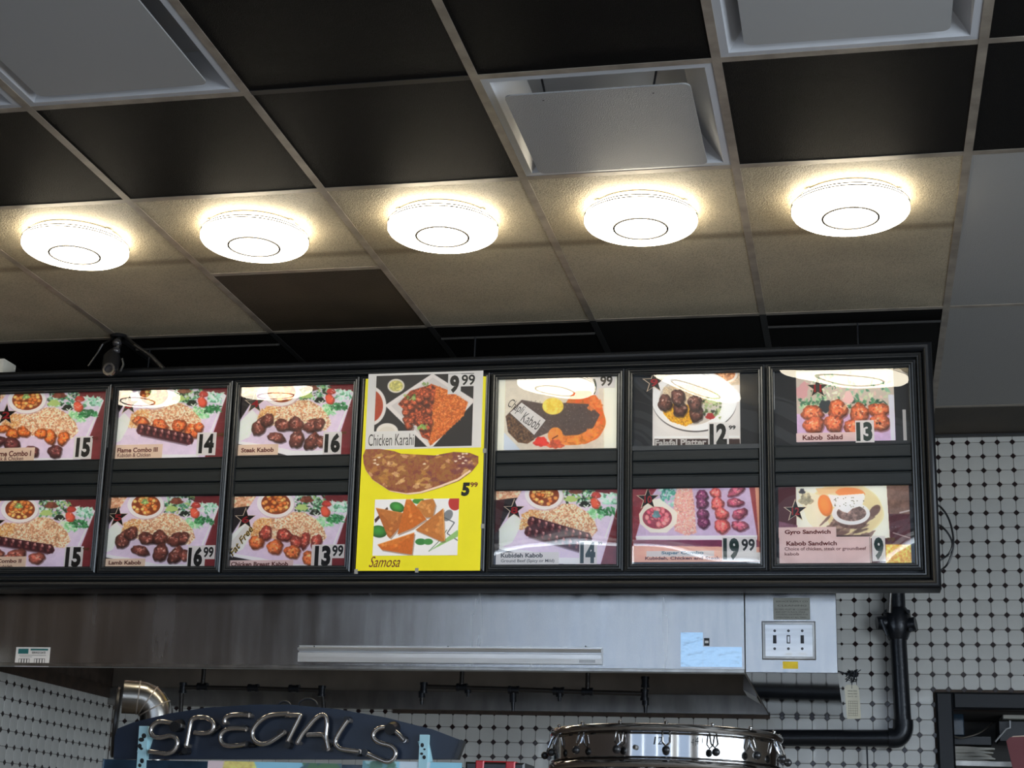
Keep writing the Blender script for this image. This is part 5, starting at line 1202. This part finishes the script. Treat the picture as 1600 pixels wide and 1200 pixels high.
# red and black case below the hood
RP = PL((0, 3.2, 0)); a, b, c_, d_ = RP.rect(727, 1190, 818, 1240, 0)
cs = thing('tool_case', tuple(RP.pt((a + c_) / 2, b, -.05)), 'black case with red bands at the bottom edge beside the neon sign', 'case')
link('case_body', MB().pbox(RP, a, b, c_, d_ - .0, -.10, 0, .004), M['black_plastic'], cs)
a2, b2, c2, d2 = RP.rect(743, 1188, 754, 1240, .003); link('band', MB().pbox(RP, a2, b2, c2, d2, -.103, .003, .002), M['red_bright'], cs)
a2, b2, c2, d2 = RP.rect(790, 1189.5, 803, 1240, .003); link('band', MB().pbox(RP, a2, b2, c2, d2, -.103, .003, .002), M['red_bright'], cs)
a2, b2, c2, d2 = RP.rect(752, 1188, 792, 1192, .002); link('handle', MB().pbox(RP, a2, b2, c2, d2, -.04, -.01, .002), M['red_bright'], cs)

# ------------------------------------------------------------------ pass-through opening with its black frame and what is inside
fr = MB()
fx0, fz1 = WP.hit(1463, 1085.5, .03); ix0, iz1 = WP.hit(1488, 1107.5, .01)
def fbar(mb, x0, z0, x1, z1): mb.pbox(WP, x0, z0, x1, z1, -.0, .032, .008)
t = .066
ft = thing('trim_frame', (fx0 + .8, YW, OZ0), 'thick black wooden frame round the pass-through opening', 'frame')
fx0_ = OX0 - t; fz1_ = OZ1 + t
b1 = MB(); fbar(b1, fx0_, OZ0 - t, OX0 + .004, fz1_); link('frame_side', b1, M['black_frame'], ft)
b1 = MB(); fbar(b1, OX0 + .004, OZ1 - .004, OX1 + t, fz1_); link('frame_top', b1, M['black_frame'], ft)
b1 = MB(); fbar(b1, OX1 - .004, OZ0 - t, OX1 + t, OZ1 - .004); link('frame_side', b1, M['black_frame'], ft)
b1 = MB(); fbar(b1, OX0 + .004, OZ0 - t, OX1 - .004, OZ0); link('frame_sill', b1, M['black_frame'], ft)
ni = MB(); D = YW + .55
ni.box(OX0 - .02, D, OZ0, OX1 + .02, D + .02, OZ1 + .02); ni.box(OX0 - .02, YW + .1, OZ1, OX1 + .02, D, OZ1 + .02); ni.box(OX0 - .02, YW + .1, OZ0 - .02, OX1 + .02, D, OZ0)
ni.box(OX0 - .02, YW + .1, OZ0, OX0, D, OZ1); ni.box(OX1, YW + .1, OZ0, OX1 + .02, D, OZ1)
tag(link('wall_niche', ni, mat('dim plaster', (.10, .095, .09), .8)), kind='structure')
IP = PL((0, YW + .22, 0)); iq = lambda x, y, d=0: IP.pt(*IP.hit(x, y, d), d)
def ibox(name, x0, y0, x1, y1, dpt, m_, label, cat, ch=.003, parent=None):
    a, b, c_, d_ = IP.rect(x0, y0, x1, y1, 0); o_ = link(name, MB().pbox(IP, a, b, c_, d_, -dpt, 0, ch), M[m_], parent)
    return tag(o_, label, cat) if label else o_
sz = IP.hit(1520, 1192)[1]
shf = tag(link('shelf', MB().box(OX0 + .001, YW + .11, sz - .02, OX1 - .001, YW + .5, sz), M['steel_gutter']), 'grey metal shelf inside the pass-through opening', 'shelf')
# folded cloth stack: wavy sheets
stt = thing('cloth_stack', tuple(iq(1525, 1191)), 'stack of folded off-white cloths on the shelf in the opening', 'cloth')
a, b, c_, d_ = IP.rect(1488, 1165.5, 1553, 1192, 0); nL = 5
for j in range(nL):
    y0_ = sz + (d_ - sz) * j / nL; y1_ = sz + (d_ - sz) * (j + 1) / nL; m = MB(); n_ = 12; top = []; bot = []
    for i in range(n_ + 1):
        u_ = i / n_; X = OX0 + .01 + (c_ - OX0 - .01 + (.008 * math.sin(j * 2.1))) * u_; wv = .003 * math.sin(u_ * 7 + j * 1.7) * (1 if j else 0); top.append((X, y1_ - .001 + wv * u_ - .008 * u_ ** 6)); bot.append((X, y0_ + wv * u_ * .7 * (j > 0)))
    m.prism(IP, bot + top[::-1], -.22, .0 + .004 * math.sin(j * 3)); link('folded_cloth', m, M['paper'], stt)
ibox('black_box', 1488, 1149, 1550, 1165, .2, 'black_plastic', 'flat black box lying on top of the folded cloths', 'box')
ibox('black_case', 1488, 1112, 1507, 1149, .12, 'panel', 'dark upright case at the left side inside the opening', 'case')
tag(link('grey_cable', MB().tube(smooth([iq(1488, 1149, .03), iq(1500, 1152.5, .03), iq(1515, 1150, .03), iq(1530, 1145, .03), iq(1545, 1135, .0), iq(1550, 1130, -.05)]), .0042, 8), M['steel_gutter'], None, True), 'grey cable lying across the black box in the opening', 'cable')
ibox('printer', 1567, 1116, 1640, 1124, .2, 'paper', 'cream edged machine at the right side inside the opening', 'machine')
tag(link('machine_arm', MB().tube([iq(1555, 1159, .03), iq(1572, 1139, .03), iq(1578, 1137, .03), iq(1578, 1126, .03)], .004, 8), M['alu_light'], None, True), 'thin metal arm reaching down from the cream machine', 'arm')
ibox('dark_machine', 1560, 1126, 1640, 1160, .18, 'black_plastic', 'dark machine body under the cream edge inside the opening', 'machine')
RB = PL((0, YW - .10, 0))
bkq = [(1572, 1158), (1578, 1152), (1612, 1150.5), (1612, 1225), (1588, 1225)]
bko = thing('menu_folder', tuple(RB.pt(*RB.hit(1590, 1225, 0), 0)), 'dark red folder with cream page edge at the lower right corner', 'folder')
link('cover', MB().prism(RB, [RB.hit(*p) for p in bkq][::-1], 0, .006), M['red'], bko)
link('pages', MB().prism(RB, [RB.hit(*p) for p in [(1577, 1153.5), (1583, 1150), (1612, 1148.5), (1612, 1218), (1590, 1218)]][::-1], -.012, -.0005), M['cream'], bko)

# ------------------------------------------------------------------ lift everything from lens-relative to floor-relative height
for o in bpy.context.scene.objects:
    if o.parent is None and o.type in ('MESH', 'EMPTY'): o.location.z += ZC
bpy.context.view_layer.update()
